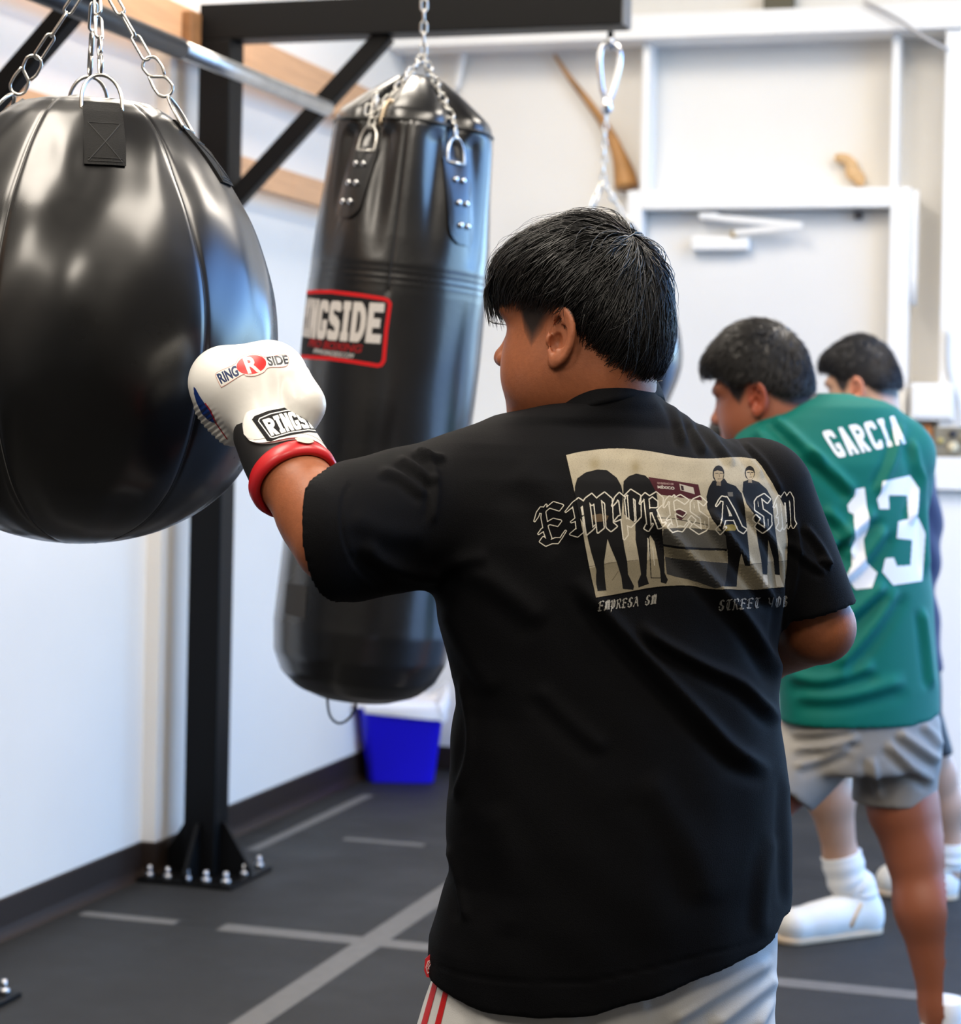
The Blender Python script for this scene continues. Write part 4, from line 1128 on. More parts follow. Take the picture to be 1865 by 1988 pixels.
FOLDS = [
    ([(1250, 985), (1286, 1028), (1381, 1130), (1454, 1214), (1509, 1305), (1520, 1345)], 17, .0075),
    ([(1375, 990), (1399, 1028), (1479, 1137), (1509, 1185)], 13, .006),
    ([(1120, 1120), (1162, 1177), (1235, 1257), (1308, 1335), (1368, 1399), (1431, 1462), (1500, 1500)], 20, .0080),
    ([(1240, 1210), (1284, 1247), (1368, 1293), (1431, 1323), (1473, 1361), (1518, 1405)], 15, .0065),
    ([(1040, 1330), (1110, 1400), (1180, 1460)], 22, .0025),
    ([(1430, 960), (1500, 1060), (1515, 1130), (1512, 1200), (1505, 1280)], 9, .004),
    ([(1538, 1000), (1548, 1080), (1528, 1190), (1512, 1270)], 9, .004),
    ([(1285, 745), (1312, 800), (1330, 870)], 10, .0038), ([(1318, 790), (1345, 835), (1372, 885)], 9, .0036), ([(1352, 815), (1385, 850), (1425, 905)], 9, .0036),
    ([(1400, 838), (1440, 875), (1480, 930)], 9, .0036), ([(1440, 855), (1485, 900), (1520, 960)], 8, .003),
    ([(890, 1310), (912, 1400), (908, 1480), (880, 1560)], 13, .0045), ([(868, 1640), (890, 1700), (905, 1790)], 12, .0045),
    ([(1505, 1620), (1485, 1700), (1478, 1820)], 18, .0022), ([(1530, 1500), (1528, 1640), (1534, 1760)], 12, .003),
    ([(812, 868), (840, 905), (846, 960), (838, 1020)], 10, .0030), ([(805, 872), (830, 885), (865, 890)], 9, .0045), ([(770, 888), (800, 905), (850, 940)], 10, .004), ([(735, 912), (780, 925), (830, 965)], 12, .003),
    ([(690, 925), (668, 960), (662, 1010), (672, 1060), (700, 1110), (745, 1150)], 5, -.0012),
    ([(705, 1050), (740, 1090), (800, 1115), (860, 1120)], 20, .004), ([(680, 1000), (740, 1030), (830, 1040)], 26, .002),
    ([(870, 1090), (960, 1130), (1060, 1210)], 30, .004), ([(860, 1180), (900, 1260), (960, 1350)], 28, .0035),
    ([(835, 1130), (880, 1090), (950, 1080)], 18, .003),
    ([(1000, 905), (1070, 960), (1130, 1050)], 40, .003),
    ([(1560, 1020), (1590, 1060), (1612, 1100)], 8, .003), ([(1530, 1050), (1570, 1090), (1605, 1110)], 9, .003), ([(1590, 1085), (1604, 1094), (1612, 1098)], 7, .004),
    ([(950, 1560), (1000, 1680), (980, 1820)], 40, .003), ([(1250, 1500), (1330, 1620), (1380, 1760)], 40, .0025),
]
disp = np.zeros(len(TV))
for poly, w, a in FOLDS: disp += fold(TV, N, smooth_curve(np.array(poly, float), 14), w * .78, a * 1.3)
# hem stitch line and collar rib
px_, py_ = c2px(TV); hl = np.interp(px_, hemx, hemy) - 36
disp += -.0016 * np.exp(-((py_ - hl) / 2.6) ** 2) * (N[:, 1] < .2)
disp += .0012 * np.sin(TV[:, 0] * 61 + TV[:, 2] * 37) * np.sin(TV[:, 2] * 29 - TV[:, 1] * 43)
TV = TV + N * disp[:, None]
TV = relax(TV, TQ, 1)
shirtm = mat('black cotton', (0.0021, 0.0022, 0.0030), 0.8, bump=(900, 0.25), spec=0.10)
shirt = add('t_shirt', c2w(TV), TQ, shirtm, boy, True)
# collar band
cpts = [(1078, 798, 2.590), (1100, 782, 2.556), (1150, 760, 2.540), (1200, 746, 2.546), (1240, 739, 2.574), (1266, 742, 2.630), (1276, 757, 2.69), (1250, 780, 2.73), (1180, 805, 2.735), (1110, 818, 2.70), (1080, 812, 2.65)]
CP = np.array([PC(*q) for q in cpts]); CP = smooth_curve(np.concatenate([CP, CP[:1]]), 80)[:-1]
cc = CP.mean(0); outd = CP - cc; outd[:, 2] = 0; outd /= np.linalg.norm(outd, axis=1, keepdims=True)
cbv = []
for (o_, d_) in ((-.006, .001), (-.002, .004), (.003, .003), (.007, -.004), (.011, -.013), (.013, -.018), (.008, -.022), (-.004, -.010)):
    cbv.append(CP + outd * o_ + np.array([0, 0, d_]))
cbv = np.concatenate(cbv)
F_ = np.concatenate([grid_faces(79, 8, True), np.stack([7 * 79 + np.arange(79), 7 * 79 + (np.arange(79) + 1) % 79, (np.arange(79) + 1) % 79, np.arange(79)], 1)])
add('collar', c2w(cbv), F_, shirtm, boy, True)
TBV = BVHTree.FromPolygons([tuple(p) for p in TV], TQ.tolist())       # camera frame

# ------------------------------------------------ shorts with three red stripes and a tab
qf = Field((-.20, 2.22, -1.02), (.45, 2.98, -.55), .0045)
x, y, z = qf.X, qf.Y, qf.Z
srow = [(1780, 862, 1520, .160), (1850, 850, 1520, .162), (1905, 836, 1518, .162), (1988, 806, 1507, .162), (2060, 786, 1500, .160)]
R0 = loft(x, y, z, px_rows(srow, BD, 0), 2.25, shear=.30)
legs = smin(cone(x, y, z, PC(1000, 1985, 2.58), PC(970, 2230, 2.58), .108, .112), cone(x, y, z, PC(1330, 1985, 2.64), PC(1350, 2230, 2.62), .108, .108), .012)
G = smin(smax(R0, (PC(1000, 2060, BD)[2] - z), .01), smax(legs, PC(1000, 2230, BD)[2] - z, .004), .02)
SVv, SQv = qf.mesh(G, 3)
Ns = vnormals(SVv, SQv); dd = np.zeros(len(SVv))
for poly, w, a in [([(1235, 1930), (1290, 1900), (1330, 1850)], 16, .006), ([(1290, 1988), (1400, 1920), (1500, 1860)], 16, .007), ([(1380, 1995), (1450, 1940), (1515, 1890)], 14, .006), ([(1470, 1999), (1500, 1940), (1515, 1900)], 10, .004), ([(1080, 1945), (1110, 2000), (1120, 2060)], 22, .004), ([(930, 1940), (950, 2000), (945, 2070)], 18, .003)]:
    dd += fold(SVv, Ns, poly, w, a)
SVv = SVv + Ns * dd[:, None]
shortm = mat('white sport cloth', (0.60, 0.60, 0.59), 0.6, sheen=.1, bump=(700, .15))
add('shorts', c2w(SVv), SQv, shortm, boy, True)
QBV = BVHTree.FromPolygons([tuple(p) for p in SVv], SQv.tolist())
# ================================================================== flat prints (colour carried by dense thin patches laid on the cloth)
class Canvas:
    """drawing surface addressed in photograph pixels"""
    def __init__(s, x0, y0, x1, y1, sc=1.5):
        s.x0, s.y0, s.sc = x0, y0, sc; s.w = int((x1 - x0) * sc) + 1; s.h = int((y1 - y0) * sc) + 1
        s.px = x0 + np.arange(s.w) / sc; s.py = y0 + np.arange(s.h) / sc
        s.X, s.Y = np.meshgrid(s.px, s.py); s.rgb = np.zeros((s.h, s.w, 3)); s.a = np.zeros((s.h, s.w), bool)
    def paint(s, m, col, keep=False):
        m = m & s.a if keep else m
        s.rgb[m] = col; s.a |= m
    def poly_mask(s, P):
        P = np.asarray(P, float); ins = np.zeros(s.X.shape, bool)
        for (xa, ya), (xb, yb) in zip(P, np.roll(P, -1, 0)):
            if ya == yb: continue
            c = ((ya > s.Y) != (yb > s.Y)) & (s.X < (xb - xa) * (s.Y - ya) / (yb - ya) + xa); ins ^= c
        return ins
    def poly(s, P, col, keep=False): s.paint(s.poly_mask(P), col, keep)
    def ell(s, cx, cy, rx, ry, col, keep=False): s.paint(((s.X - cx) / rx) ** 2 + ((s.Y - cy) / ry) ** 2 < 1, col, keep)
    def line_mask(s, P, w):
        m = np.zeros(s.X.shape, bool); P = np.asarray(P, float)
        for a, b in zip(P[:-1], P[1:]):
            d = b - a; t = np.clip(((s.X - a[0]) * d[0] + (s.Y - a[1]) * d[1]) / max(np.dot(d, d), 1e-9), 0, 1)
            m |= np.hypot(s.X - a[0] - t * d[0], s.Y - a[1] - t * d[1]) < w / 2
        return m
    def line(s, P, w, col, keep=False): s.paint(s.line_mask(P, w), col, keep)
    def splat_mask(s, M, fn):
        """M: mask (rows top->bottom); fn(u,v) -> photo px"""
        r, c = np.nonzero(M); u = (c + .5) / M.shape[1]; v = (r + .5) / M.shape[0]
        X, Y = fn(u, v); i = np.round((Y - s.y0) * s.sc).astype(int); j = np.round((X - s.x0) * s.sc).astype(int)
        ok = (i >= 0) & (i < s.h) & (j >= 0) & (j < s.w); m = np.zeros(s.X.shape, bool); m[i[ok], j[ok]] = True
        return m
    def splat(s, M, fn, col, keep=False): s.paint(s.splat_mask(M, fn), col, keep)
def grow(m, n):
    for k in range(n):
        q = m.copy(); q[1:] |= m[:-1]; q[:-1] |= m[1:]; q[:, 1:] |= m[:, :-1]; q[:, :-1] |= m[:, 1:]
        if k % 2:
            q[1:, 1:] |= m[:-1, :-1]; q[:-1, :-1] |= m[1:, 1:]; q[1:, :-1] |= m[:-1, 1:]; q[:-1, 1:] |= m[1:, :-1]
        m = q
    return m
def quad_map(tl, tr, br, bl):
    tl, tr, br, bl = [np.array(q, float) for q in (tl, tr, br, bl)]
    def fn(u, v):
        p = (tl * ((1 - u) * (1 - v))[:, None] + tr * (u * (1 - v))[:, None] + br * (u * v)[:, None] + bl * ((1 - u) * v)[:, None]); return p[:, 0], p[:, 1]
    return fn
def text_mask(txt, H=120, bold=0.0, serif_I=False, spacing=1.0):
    cu = bpy.data.curves.new('tmp', 'FONT'); cu.body = txt; cu.offset = bold; cu.space_character = spacing; cu.resolution_u = 6
    ob = bpy.data.objects.new('tmp', cu); COL.objects.link(ob)
    dg = bpy.context.evaluated_depsgraph_get(); me = ob.evaluated_get(dg).to_mesh()
    me.calc_loop_triangles()
    co = np.array([v.co[:2] for v in me.vertices]); tr = [t.vertices[:] for t in me.loop_triangles]
    ob.evaluated_get(dg).to_mesh_clear(); bpy.data.objects.remove(ob); bpy.data.curves.remove(cu)
    lo, hi = co.min(0), co.max(0); k = (H - 1) / (hi[1] - lo[1]); Wd = int((hi[0] - lo[0]) * k) + 2
    P = np.stack([(co[:, 0] - lo[0]) * k, (hi[1] - co[:, 1]) * k], 1); M = np.zeros((H, Wd), bool)
    for t in tr:
        a, b, c = P[list(t)]
        x0, y0 = np.floor(np.min([a, b, c], 0)).astype(int); x1, y1 = np.ceil(np.max([a, b, c], 0)).astype(int) + 1
        xs, ys = np.meshgrid(np.arange(max(x0, 0), min(x1, Wd)), np.arange(max(y0, 0), min(y1, H)))
        if not xs.size: continue
        den = (b[1] - c[1]) * (a[0] - c[0]) + (c[0] - b[0]) * (a[1] - c[1])
        if abs(den) < 1e-9: continue
        l1 = ((b[1] - c[1]) * (xs - c[0]) + (c[0] - b[0]) * (ys - c[1])) / den
        l2 = ((c[1] - a[1]) * (xs - c[0]) + (a[0] - c[0]) * (ys - c[1])) / den
        M[ys, xs] |= (l1 >= -.01) & (l2 >= -.01) & (l1 + l2 <= 1.01)
    return M
def block_word(txt, H=120, cw=70, gap=10, st=20):
    """heavy condensed block capitals with slab I, built from bars"""
    def bar(M, x0, y0, x1, y1): M[int(y0 * H):int(math.ceil(y1 * H)), int(x0):int(math.ceil(x1))] = True
    out = []
    t = st / H
    for ch in txt:
        w = cw if ch != 'I' else int(cw * .68); M = np.zeros((H, w), bool); r = np.arange(H)[:, None] / H; c = np.arange(w)[None, :]
        if ch == 'I': bar(M, w / 2 - st / 2, 0, w / 2 + st / 2, 1); bar(M, 4, 0, w - 4, t); bar(M, 4, 1 - t, w - 4, 1)
        if ch in 'RDEN': bar(M, 0, 0, st, 1)
        if ch == 'E':
            for y in (0, .5 - t / 2, 1 - t): bar(M, 0, y, w * (.85 if y == .5 - t / 2 else 1), y + t)
        if ch == 'D':
            bar(M, 0, 0, w * .6, t); bar(M, 0, 1 - t, w * .6, 1)
            q = ((c - w * .45) / (w * .55)) ** 2 + ((r - .5) / .5) ** 2; q2 = ((c - w * .45) / (w * .55 - st)) ** 2 + ((r - .5) / (.5 - t)) ** 2
            M |= (q < 1) & (q2 > 1) & (c > w * .45)
        if ch == 'R':
            q = ((c - w * .5) / (w * .5)) ** 2 + ((r - .28) / .28) ** 2; q2 = ((c - w * .5) / (w * .5 - st)) ** 2 + ((r - .28) / (.28 - t)) ** 2
            M |= (q < 1) & (q2 > 1) & (c > w * .5); bar(M, 0, 0, w * .5, t); bar(M, 0, .56 - t, w * .5, .56)
            M |= (r > .5) & (np.abs(c - (w * .35 + (r - .5) * w * .85)) < st * .62)
        if ch == 'N': bar(M, w - st, 0, w, 1); M |= np.abs(c - (st * .5 + r * (w - st))) < st * .62
        if ch in 'GC':
            q = ((c - w * .5) / (w * .5)) ** 4 + ((r - .5) / .5) ** 4; q2 = ((c - w * .5) / (w * .5 - st)) ** 4 + ((r - .5) / (.5 - t)) ** 4
            M |= (q < 1) & (q2 > 1) & ~((c > w * .5) & (r > .30) & (r < (.52 if ch == 'G' else .70)))
            if ch == 'G': bar(M, w * .52, .50, w, .50 + t); bar(M, w - st, .5, w, .85)
        if ch == 'S':
            q = ((c - w * .5) / (w * .5)) ** 4; a = (q + ((r - .28) / .28) ** 4 < 1) & (((c - w * .5) / (w * .5 - st)) ** 4 + ((r - .28) / (.28 - t)) ** 4 > 1)
            b = (q + ((r - .72) / .28) ** 4 < 1) & (((c - w * .5) / (w * .5 - st)) ** 4 + ((r - .72) / (.28 - t)) ** 4 > 1)
            M |= (a & ~((c > w * .5) & (r > .26))) | (b & ~((c < w * .5) & (r < .74))); bar(M, st * .7, .5 - t / 2, w - st * .7, .5 + t / 2)
        if ch == 'A': M |= np.abs(np.abs(c - w / 2) - r * (w / 2 - st * .55) ) < st * .55; bar(M, w * .25, .62, w * .75, .62 + t * .9)
        out += [M, np.zeros((H, gap), bool)]
    return np.concatenate(out[:-1], 1)
# black-letter capitals: broad-nib strokes in a unit box (x right, y up)
BL = {
 'E': [[(.36, .94), (.28, .76), (.28, .36), (.34, .10)], [(.02, .70), (.16, .90), (.36, .86), (.60, .96), (.90, .84)], [(.28, .50), (.52, .56), (.78, .48)], [(.06, .16), (.24, .04), (.48, .08), (.70, .06), (.92, .24)], [(.06, .36), (.26, .42)]],
 'M': [[(.04, .12), (.20, .04), (.22, .5), (.20, .86)], [(.02, .70), (.20, .90), (.34, .76)], [(.42, .06), (.42, .84)], [(.34, .76), (.50, .98), (.62, .80)], [(.68, .06), (.68, .84)], [(.62, .80), (.78, .98), (.92, .80), (.90, .16), (.99, .05)], [(.42, .06), (.52, .16)], [(.10, .42), (.28, .46)]],
 'P': [[(.30, -.22), (.30, .80)], [(.04, .70), (.18, .92), (.34, .78)], [(.34, .82), (.56, .98), (.84, .80), (.82, .22), (.60, .08), (.34, .20)], [(.60, .92), (.58, .14)], [(.06, .30), (.28, .34)]],
 'R': [[(.24, .06), (.24, .84)], [(.02, .74), (.14, .92), (.30, .84), (.56, .97), (.80, .84), (.80, .66), (.56, .52), (.30, .52)], [(.52, .50), (.68, .26), (.80, .08), (.98, .10)], [(.04, .10), (.24, .04), (.38, .12)]],
 'S': [[(.84, .84), (.58, .98), (.24, .88), (.20, .64), (.50, .52), (.82, .38), (.78, .12), (.44, .02), (.08, .18)], [(.40, .92), (.42, .56)], [(.62, .48), (.60, .08)], [(.04, .40), (.20, .30)]],
 'A': [[(.10, .06), (.30, .40), (.50, .96)], [(.12, .78), (.30, .96), (.52, .94), (.70, .60), (.84, .12), (.98, .04)], [(.28, .40), (.72, .42)], [(.02, .14), (.14, .02), (.26, .12)], [(.42, .70), (.44, .44)]],
 'T': [[(.04, .78), (.22, .96), (.60, .90), (.94, .98)], [(.46, .92), (.28, .70), (.24, .34), (.44, .08), (.82, .10)], [(.56, .88), (.54, .16)]],
 'Y': [[(.06, .92), (.22, .80), (.24, .50), (.50, .36)], [(.80, .94), (.74, .50), (.66, .10), (.34, -.14)], [(.50, .36), (.74, .46)]],
 'O': [[(.50, .98), (.20, .80), (.16, .30), (.44, .04), (.80, .20), (.84, .72), (.50, .98)], [(.46, .90), (.48, .10)]],
 'B': [[(.28, .04), (.28, .86)], [(.04, .76), (.24, .96), (.60, .94), (.78, .76), (.44, .54), (.84, .36), (.70, .08), (.28, .06)], [(.50, .90), (.50, .12)]],
}
def bl_mask(cv, ch, fn, nib=(.075, .055)):
    """mask of one black-letter capital; fn maps unit box -> photo px"""
    m = np.zeros(cv.X.shape, bool)
    for st in BL[ch]:
        P = np.array(st, float); n = np.array(nib)
        for a, b in zip(P[:-1], P[1:]):
            q = np.array([a - n, a + n, b + n, b - n]); X, Y = fn(q[:, 0], q[:, 1]); m |= cv.poly_mask(np.stack([X, Y], 1))
    return m
def box_fn(tl, tr, br, bl):
    g = quad_map(tl, tr, br, bl)
    return lambda u, v: g(np.asarray(u, float), 1 - np.asarray(v, float))
printm = mat('screen print ink', (.5, .5, .5), 0.75, attr='ink', spec=.15)
glossm = mat('glossy printed vinyl', (.5, .5, .5), 0.35, attr='ink')
def decal(name, cv, bvh, parent, off=.0007, mt=None, maxd=6.0):
    """lay the painted canvas on the surface that the canvas pixels look at"""
    a = cv.a; keep = a[:-1, :-1] & a[1:, :-1] & a[:-1, 1:] & a[1:, 1:]
    need = np.zeros(a.shape, bool); need[:-1, :-1] |= keep; need[1:, :-1] |= keep; need[:-1, 1:] |= keep; need[1:, 1:] |= keep
    idx = np.full(a.shape, -1); r, c = np.nonzero(need); u, v = uv_of(cv.px[c], cv.py[r])
    pts = []; cols = []; n = 0; O = Vector((0, 0, 0))
    for k in range(len(r)):
        d = Vector((u[k], 1.0, v[k])).normalized(); h = bvh.ray_cast(O, d, maxd)
        if h[0] is None: continue
        nr = h[1]
        if nr.dot(d) > 0: nr = -nr
        p = h[0] + nr * off; pts.append(p[:]); cols.append(cv.rgb[r[k], c[k]]); idx[r[k], c[k]] = n; n += 1
    q = np.stack([idx[:-1, :-1], idx[1:, :-1], idx[1:, 1:], idx[:-1, 1:]], -1)[keep]; q = q[(q >= 0).all(1)]
    P = np.array(pts)
    # drop quads that straddle a depth jump
    dd = P[q][:, :, 1]; q = q[(dd.max(1) - dd.min(1)) < .02]
    o = add(name, c2w(P), q, mt or printm, parent, True)
    ca = o.data.color_attributes.new('ink', 'FLOAT_COLOR', 'POINT'); ca.data.foreach_set('color', np.concatenate([np.array(cols), np.ones((n, 1))], 1).astype(np.float32).ravel())
    return o
def srgb(r, g, b):
    c = np.array([r, g, b]) / 255.0; return tuple(np.where(c <= .04045, c / 12.92, ((c + .055) / 1.055) ** 2.4))
# ================================================================== the white glove
gl_white = mat('white glove leather', (0.80, 0.79, 0.75), 0.38, coat=.15, bump=(120, .04))
gl_black = mat('black glove cuff', (0.010, 0.010, 0.011), 0.5)
gl_red = mat('red glove lining', (0.55, 0.012, 0.018), 0.38, coat=.2)
gf = Field((-.38, 2.42, -.10), (-.16, 2.70, .13), .0018)
x, y, z = gf.X, gf.Y, gf.Z
G = cone(x, y, z, PC(447, 750, 2.59), PC(522, 736, 2.585), .0475, .048)
G = smin(G, cone(x, y, z, PC(432, 738, 2.60), PC(440, 775, 2.60), .038, .034), .02)
G = smin(G, cone(x, y, z, PC(505, 770, 2.575), PC(524, 832, 2.55), .047, .042), .03)
G = smin(G, cone(x, y, z, PC(415, 790, 2.625), PC(450, 835, 2.60), .022, .020), .022)
th = cone(x, y, z, PC(566, 738, 2.555), PC(586, 786, 2.545), .0245, .0245)
th = smin(th, cone(x, y, z, PC(586, 786, 2.545), PC(572, 812, 2.545), .024, .026), .02)
G = smin(G, th, .007)
GV, GQ = gf.mesh(G, 2)
gN = vnormals(GV, GQ)
# gathered leather on the palm side
gx, gy = c2px(GV)
line = (gx - 395) * .58 + (gy - 790) * .81
palm = np.clip((452 - gx) / 25, 0, 1) * np.clip((gy - 778) / 25, 0, 1) * np.clip(1 - ((gx - 400) * .85 - (gy - 810) * .55) / 30, 0, 1)
GV = GV + gN * (palm * .0009 * np.sin(line * .62))[:, None]
gb = c2w(PC(565, 930, 2.49))
glove = thing('boxing_glove', tuple(float(q) for q in gb), 'white boxing glove with red lining striking the teardrop bag', 'boxing glove')
add('mitt', c2w(GV), GQ, gl_white, glove, True)
GBV = BVHTree.FromPolygons([tuple(p) for p in GV], GQ.tolist())
C0, C1 = PC(518, 836, 2.555), PC(569, 930, 2.484)
ca_ = (C1 - C0); CLn = np.linalg.norm(ca_); ca_ /= CLn
cs = np.array([1.0, 0, 0]); cs = cs - ca_ * np.dot(cs, ca_); cs /= np.linalg.norm(cs); cn = np.cross(cs, ca_)
if cn[1] > 0: cn = -cn
def cuff_pt(t, a, off=0.0):
    """t along the cuff, a angle from the viewer side towards the right"""
    r = np.interp(t, [-.3, 0, .5, 1], [.036, .041, .0452, .0465]) + off
    return C0 + ca_ * CLn * t + r * (math.sin(a) * cs * 1.04 + math.cos(a) * cn)
NA = 64; V = []
for t, off in ((-.25, -.004), (0, 0), (.25, 0), (.5, 0), (.75, 0), (.93, 0), (1.0, -.001), (1.0, -.005), (.6, -.007), (.1, -.008)):
    V += [cuff_pt(t, 2 * math.pi * k / NA, off) for k in range(NA)]
add('cuff', c2w(np.array(V)), grid_faces(NA, 10, True)[:, ::-1], gl_black, glove, True)
# red rolled edge
V = []
for k in range(NA):
    a = 2 * math.pi * k / NA
    for t, off in ((.86, .0005), (.90, .0035), (.97, .0060), (1.06, .0058), (1.13, .0030), (1.14, -.0015), (1.08, -.0055), (.95, -.0065), (.5, -.0060)):
        V.append(cuff_pt(t, a, off))
Fq = []
for k in range(NA):
    for j in range(8):
        Fq.append((k * 9 + j, k * 9 + j + 1, ((k + 1) % NA) * 9 + j + 1, ((k + 1) % NA) * 9 + j))
add('red_rim', c2w(np.array(V)), np.array(Fq), gl_red, glove, True)
# white hook-and-loop strap with a rounded end
cols, rws = 60, 12; out = []; inn = []
for i in range(cols):
    s = i / (cols - 1); a = math.radians(-50 + 205 * s)
    hw = .42 * (math.sqrt(max(0.0, 1 - ((.20 - s) / .20) ** 2)) if s < .20 else 1.0)
    mid = .40 + .10 * s - .06 * math.exp(-(s / .18) ** 2) + .0
    for j in range(rws):
        t = mid + hw * (j / (rws - 1) * 2 - 1)
        e = .0045 if 0 < j < rws - 1 else .0038
        out.append(cuff_pt(t, a, e)); inn.append(cuff_pt(t, a, .0004))
V = np.array(out + inn); n = cols * rws
Fq = grid_faces(rws, cols); Fq2 = (Fq + n)[:, ::-1]; extra = []
for i in range(cols - 1):
    for j in (0, rws - 1):
        extra.append((i * rws + j, (i + 1) * rws + j, n + (i + 1) * rws + j, n + i * rws + j))
strapo = add('wrist_strap', c2w(V), np.concatenate([Fq, Fq2, np.array(extra)]), gl_white, glove, True)
SBV = BVHTree.FromPolygons([tuple(p) for p in V], np.concatenate([Fq, Fq2]).tolist())
# stitching just inside the strap edge
P = []
for j, ii in ((1, range(3, cols)),):
    P += [cuff_pt(.40 + .10 * (i / 59) - .06 * math.exp(-((i / 59) / .18) ** 2) + .34 * (math.sqrt(max(0, 1 - ((.20 - i / 59) / .20) ** 2)) if i / 59 < .2 else 1), math.radians(-50 + 205 * i / 59), .0046) for i in ii]
v, f = tube_vf(c2w(np.array(P)), .0003, 4); add('stitching', v, f, mat('grey stitch', (.35, .34, .32), .7), strapo)
V = np.array([cuff_pt(.90, math.radians(8 + 22 * k / 9), .0066 + .001 * math.sin(math.pi * k / 9)) for k in range(10)])
V = np.concatenate([V, np.array([cuff_pt(.99 + .05 * math.sin(math.pi * k / 9), math.radians(8 + 22 * k / 9), .0085) for k in range(10)])])
add('pull_tab', c2w(V), grid_faces(10, 2), mat('cream label', (.6, .56, .45), .6), glove, True)
# ---- prints on the glove
cv = Canvas(405, 675, 575, 760, 3)
red_, navy_, wht_ = srgb(222, 32, 32), srgb(28, 48, 95), srgb(236, 234, 226)
outl = srgb(190, 110, 95)
def arc_fn(xa, ya, xb, yb, xc, yc, hgt, skew):
    pass
ob = [(418, 728), (424, 722), (455, 708), (462, 698), (472, 691), (490, 687), (505, 690), (515, 694), (555, 690), (556, 711), (522, 714), (512, 723), (495, 730), (478, 730), (470, 728), (434, 750), (428, 749)]
obs = smooth_curve(np.array(ob + ob[:1], float), 120)
inner = cv.poly_mask(obs); ring = cv.line_mask(obs, 1.1)
cv.paint(inner, wht_); cv.paint(ring, outl)
cv.paint(((cv.X - 488) * .97 + (cv.Y - 708.5) * .1) ** 2 / 27.5 ** 2 + ((cv.Y - 708.5) + (cv.X - 488) * .06) ** 2 / 18.5 ** 2 < 1, red_)
cv.splat(text_mask('R', 160, .03), quad_map((470, 694), (497, 691), (507, 722), (482, 726)), wht_, True)
cv.splat(text_mask('RING', 160, .03), quad_map((420, 727), (458, 709), (465, 729), (430, 746)), navy_, True)
cv.splat(text_mask('SIDE', 160, .03), quad_map((516, 692), (556, 690), (562, 707), (522, 711)), srgb(45, 50, 60), True)
decal('logo_print', cv, GBV, glove, .0005, glossm)
cv = Canvas(368, 738, 450, 870, 2)
cv.poly([(376, 750), (380, 753), (388, 768), (398, 783), (408, 797), (419, 822), (406, 817), (392, 803), (382, 782), (377, 765)], srgb(18, 50, 120))
cv.line([(399, 783), (409, 797), (420, 822), (441, 852)], 2.6, srgb(170, 20, 35))
decal('side_panel_print', cv, GBV, glove, .0006, glossm)
cv = Canvas(484, 790, 640, 870, 3)
lab = [(496, 812), (520, 799), (560, 792), (590, 795), (612, 806), (632, 842), (600, 840), (570, 845), (545, 851), (521, 858), (513, 850)]
lb = [(489, 815), (494, 808), (520, 798), (556, 791), (590, 794), (614, 806), (634, 843), (600, 839), (565, 845), (540, 851), (526, 857), (518, 856)]
cv.poly(lb, srgb(24, 24, 26))
cv.line([(626, 838), (598, 835), (563, 840), (530, 850), (525, 849), (502, 818), (504, 813), (525, 804), (558, 797), (590, 800), (606, 807)], 2.0, srgb(235, 235, 230), True)
wm_ = block_word('RINGSIDE', 120, 74, 10, 24)
xt = np.array([509, 530, 540, 553, 566, 579, 592, 600, 612, 622]); 
def lab_fn(u, v):
    s = u * 8.0
    tx = np.interp(s, [0, 1, 1.7, 2.7, 3.7, 4.7, 5.4, 6.4, 7.4, 8], [509, 527, 539, 553, 567, 579, 587, 596, 602, 606]); ty = np.interp(s, [0, 2, 4, 5, 6, 8], [816, 804, 799, 800, 803, 812])
    bx_ = np.interp(s, [0, 1, 1.7, 2.7, 3.7, 4.7, 5.4, 6.4, 7.4, 8], [527, 544, 555, 569, 583, 597, 606, 616, 624, 630]); by = np.interp(s, [0, 2, 4, 5, 6, 8], [847, 838, 833, 832, 832, 836])
    return tx + (bx_ - tx) * v, ty + (by - ty) * v
cv.splat(grow(wm_, 2), lab_fn, srgb(235, 235, 230), True)
decal('strap_label', cv, SBV, strapo, .0005, printm)
# ================================================================== prints on the black shirt, the heavy bag and the shorts
Zx = lambda P: [(1020 + a / 3.4537, 860 + b / 3.4537) for a, b in P]
cv = Canvas(1024, 864, 1548, 1196, 2.0)
edge = smooth_curve(np.array([(1098, 884), (1130, 877), (1190, 871), (1250, 875), (1320, 887), (1370, 891), (1430, 888), (1466, 892)], float), 40).tolist() + [(1478, 905), (1500, 940), (1522, 985), (1528, 1050), (1526, 1100), (1521, 1140)] + smooth_curve(np.array([(1521, 1140), (1450, 1145), (1380, 1143), (1330, 1137), (1270, 1140), (1200, 1153), (1156, 1161)], float), 30).tolist() + [(1148, 1125), (1140, 1085), (1128, 1020), (1112, 945)]
cv.poly(edge, srgb(198, 188, 164))
def keep_poly(P, c): cv.poly(Zx(P), srgb(*c), True)
keep_poly([(400, 850), (560, 800), (760, 790), (960, 770), (1200, 790), (1500, 815), (1800, 790), (1800, 1060), (400, 1060)], (158, 148, 124))
keep_poly([(925, 575), (1100, 570), (1330, 590), (1360, 650), (1365, 715), (1080, 705), (915, 680)], (88, 86, 80))
keep_poly([(915, 690), (1080, 715), (1350, 725), (1350, 800), (1150, 790), (930, 770)], (128, 120, 100))
keep_poly([(930, 765), (1150, 790), (1350, 805), (1345, 960), (1270, 972), (1150, 930), (1010, 900), (945, 880)], (60, 60, 60))
keep_poly([(915, 675), (1080, 700), (1350, 708), (1350, 724), (1080, 716), (915, 690)], (14, 14, 16))
cv.line(Zx([(820, 500), (1000, 510), (1220, 550)]), 1.6, srgb(70, 66, 58), True)
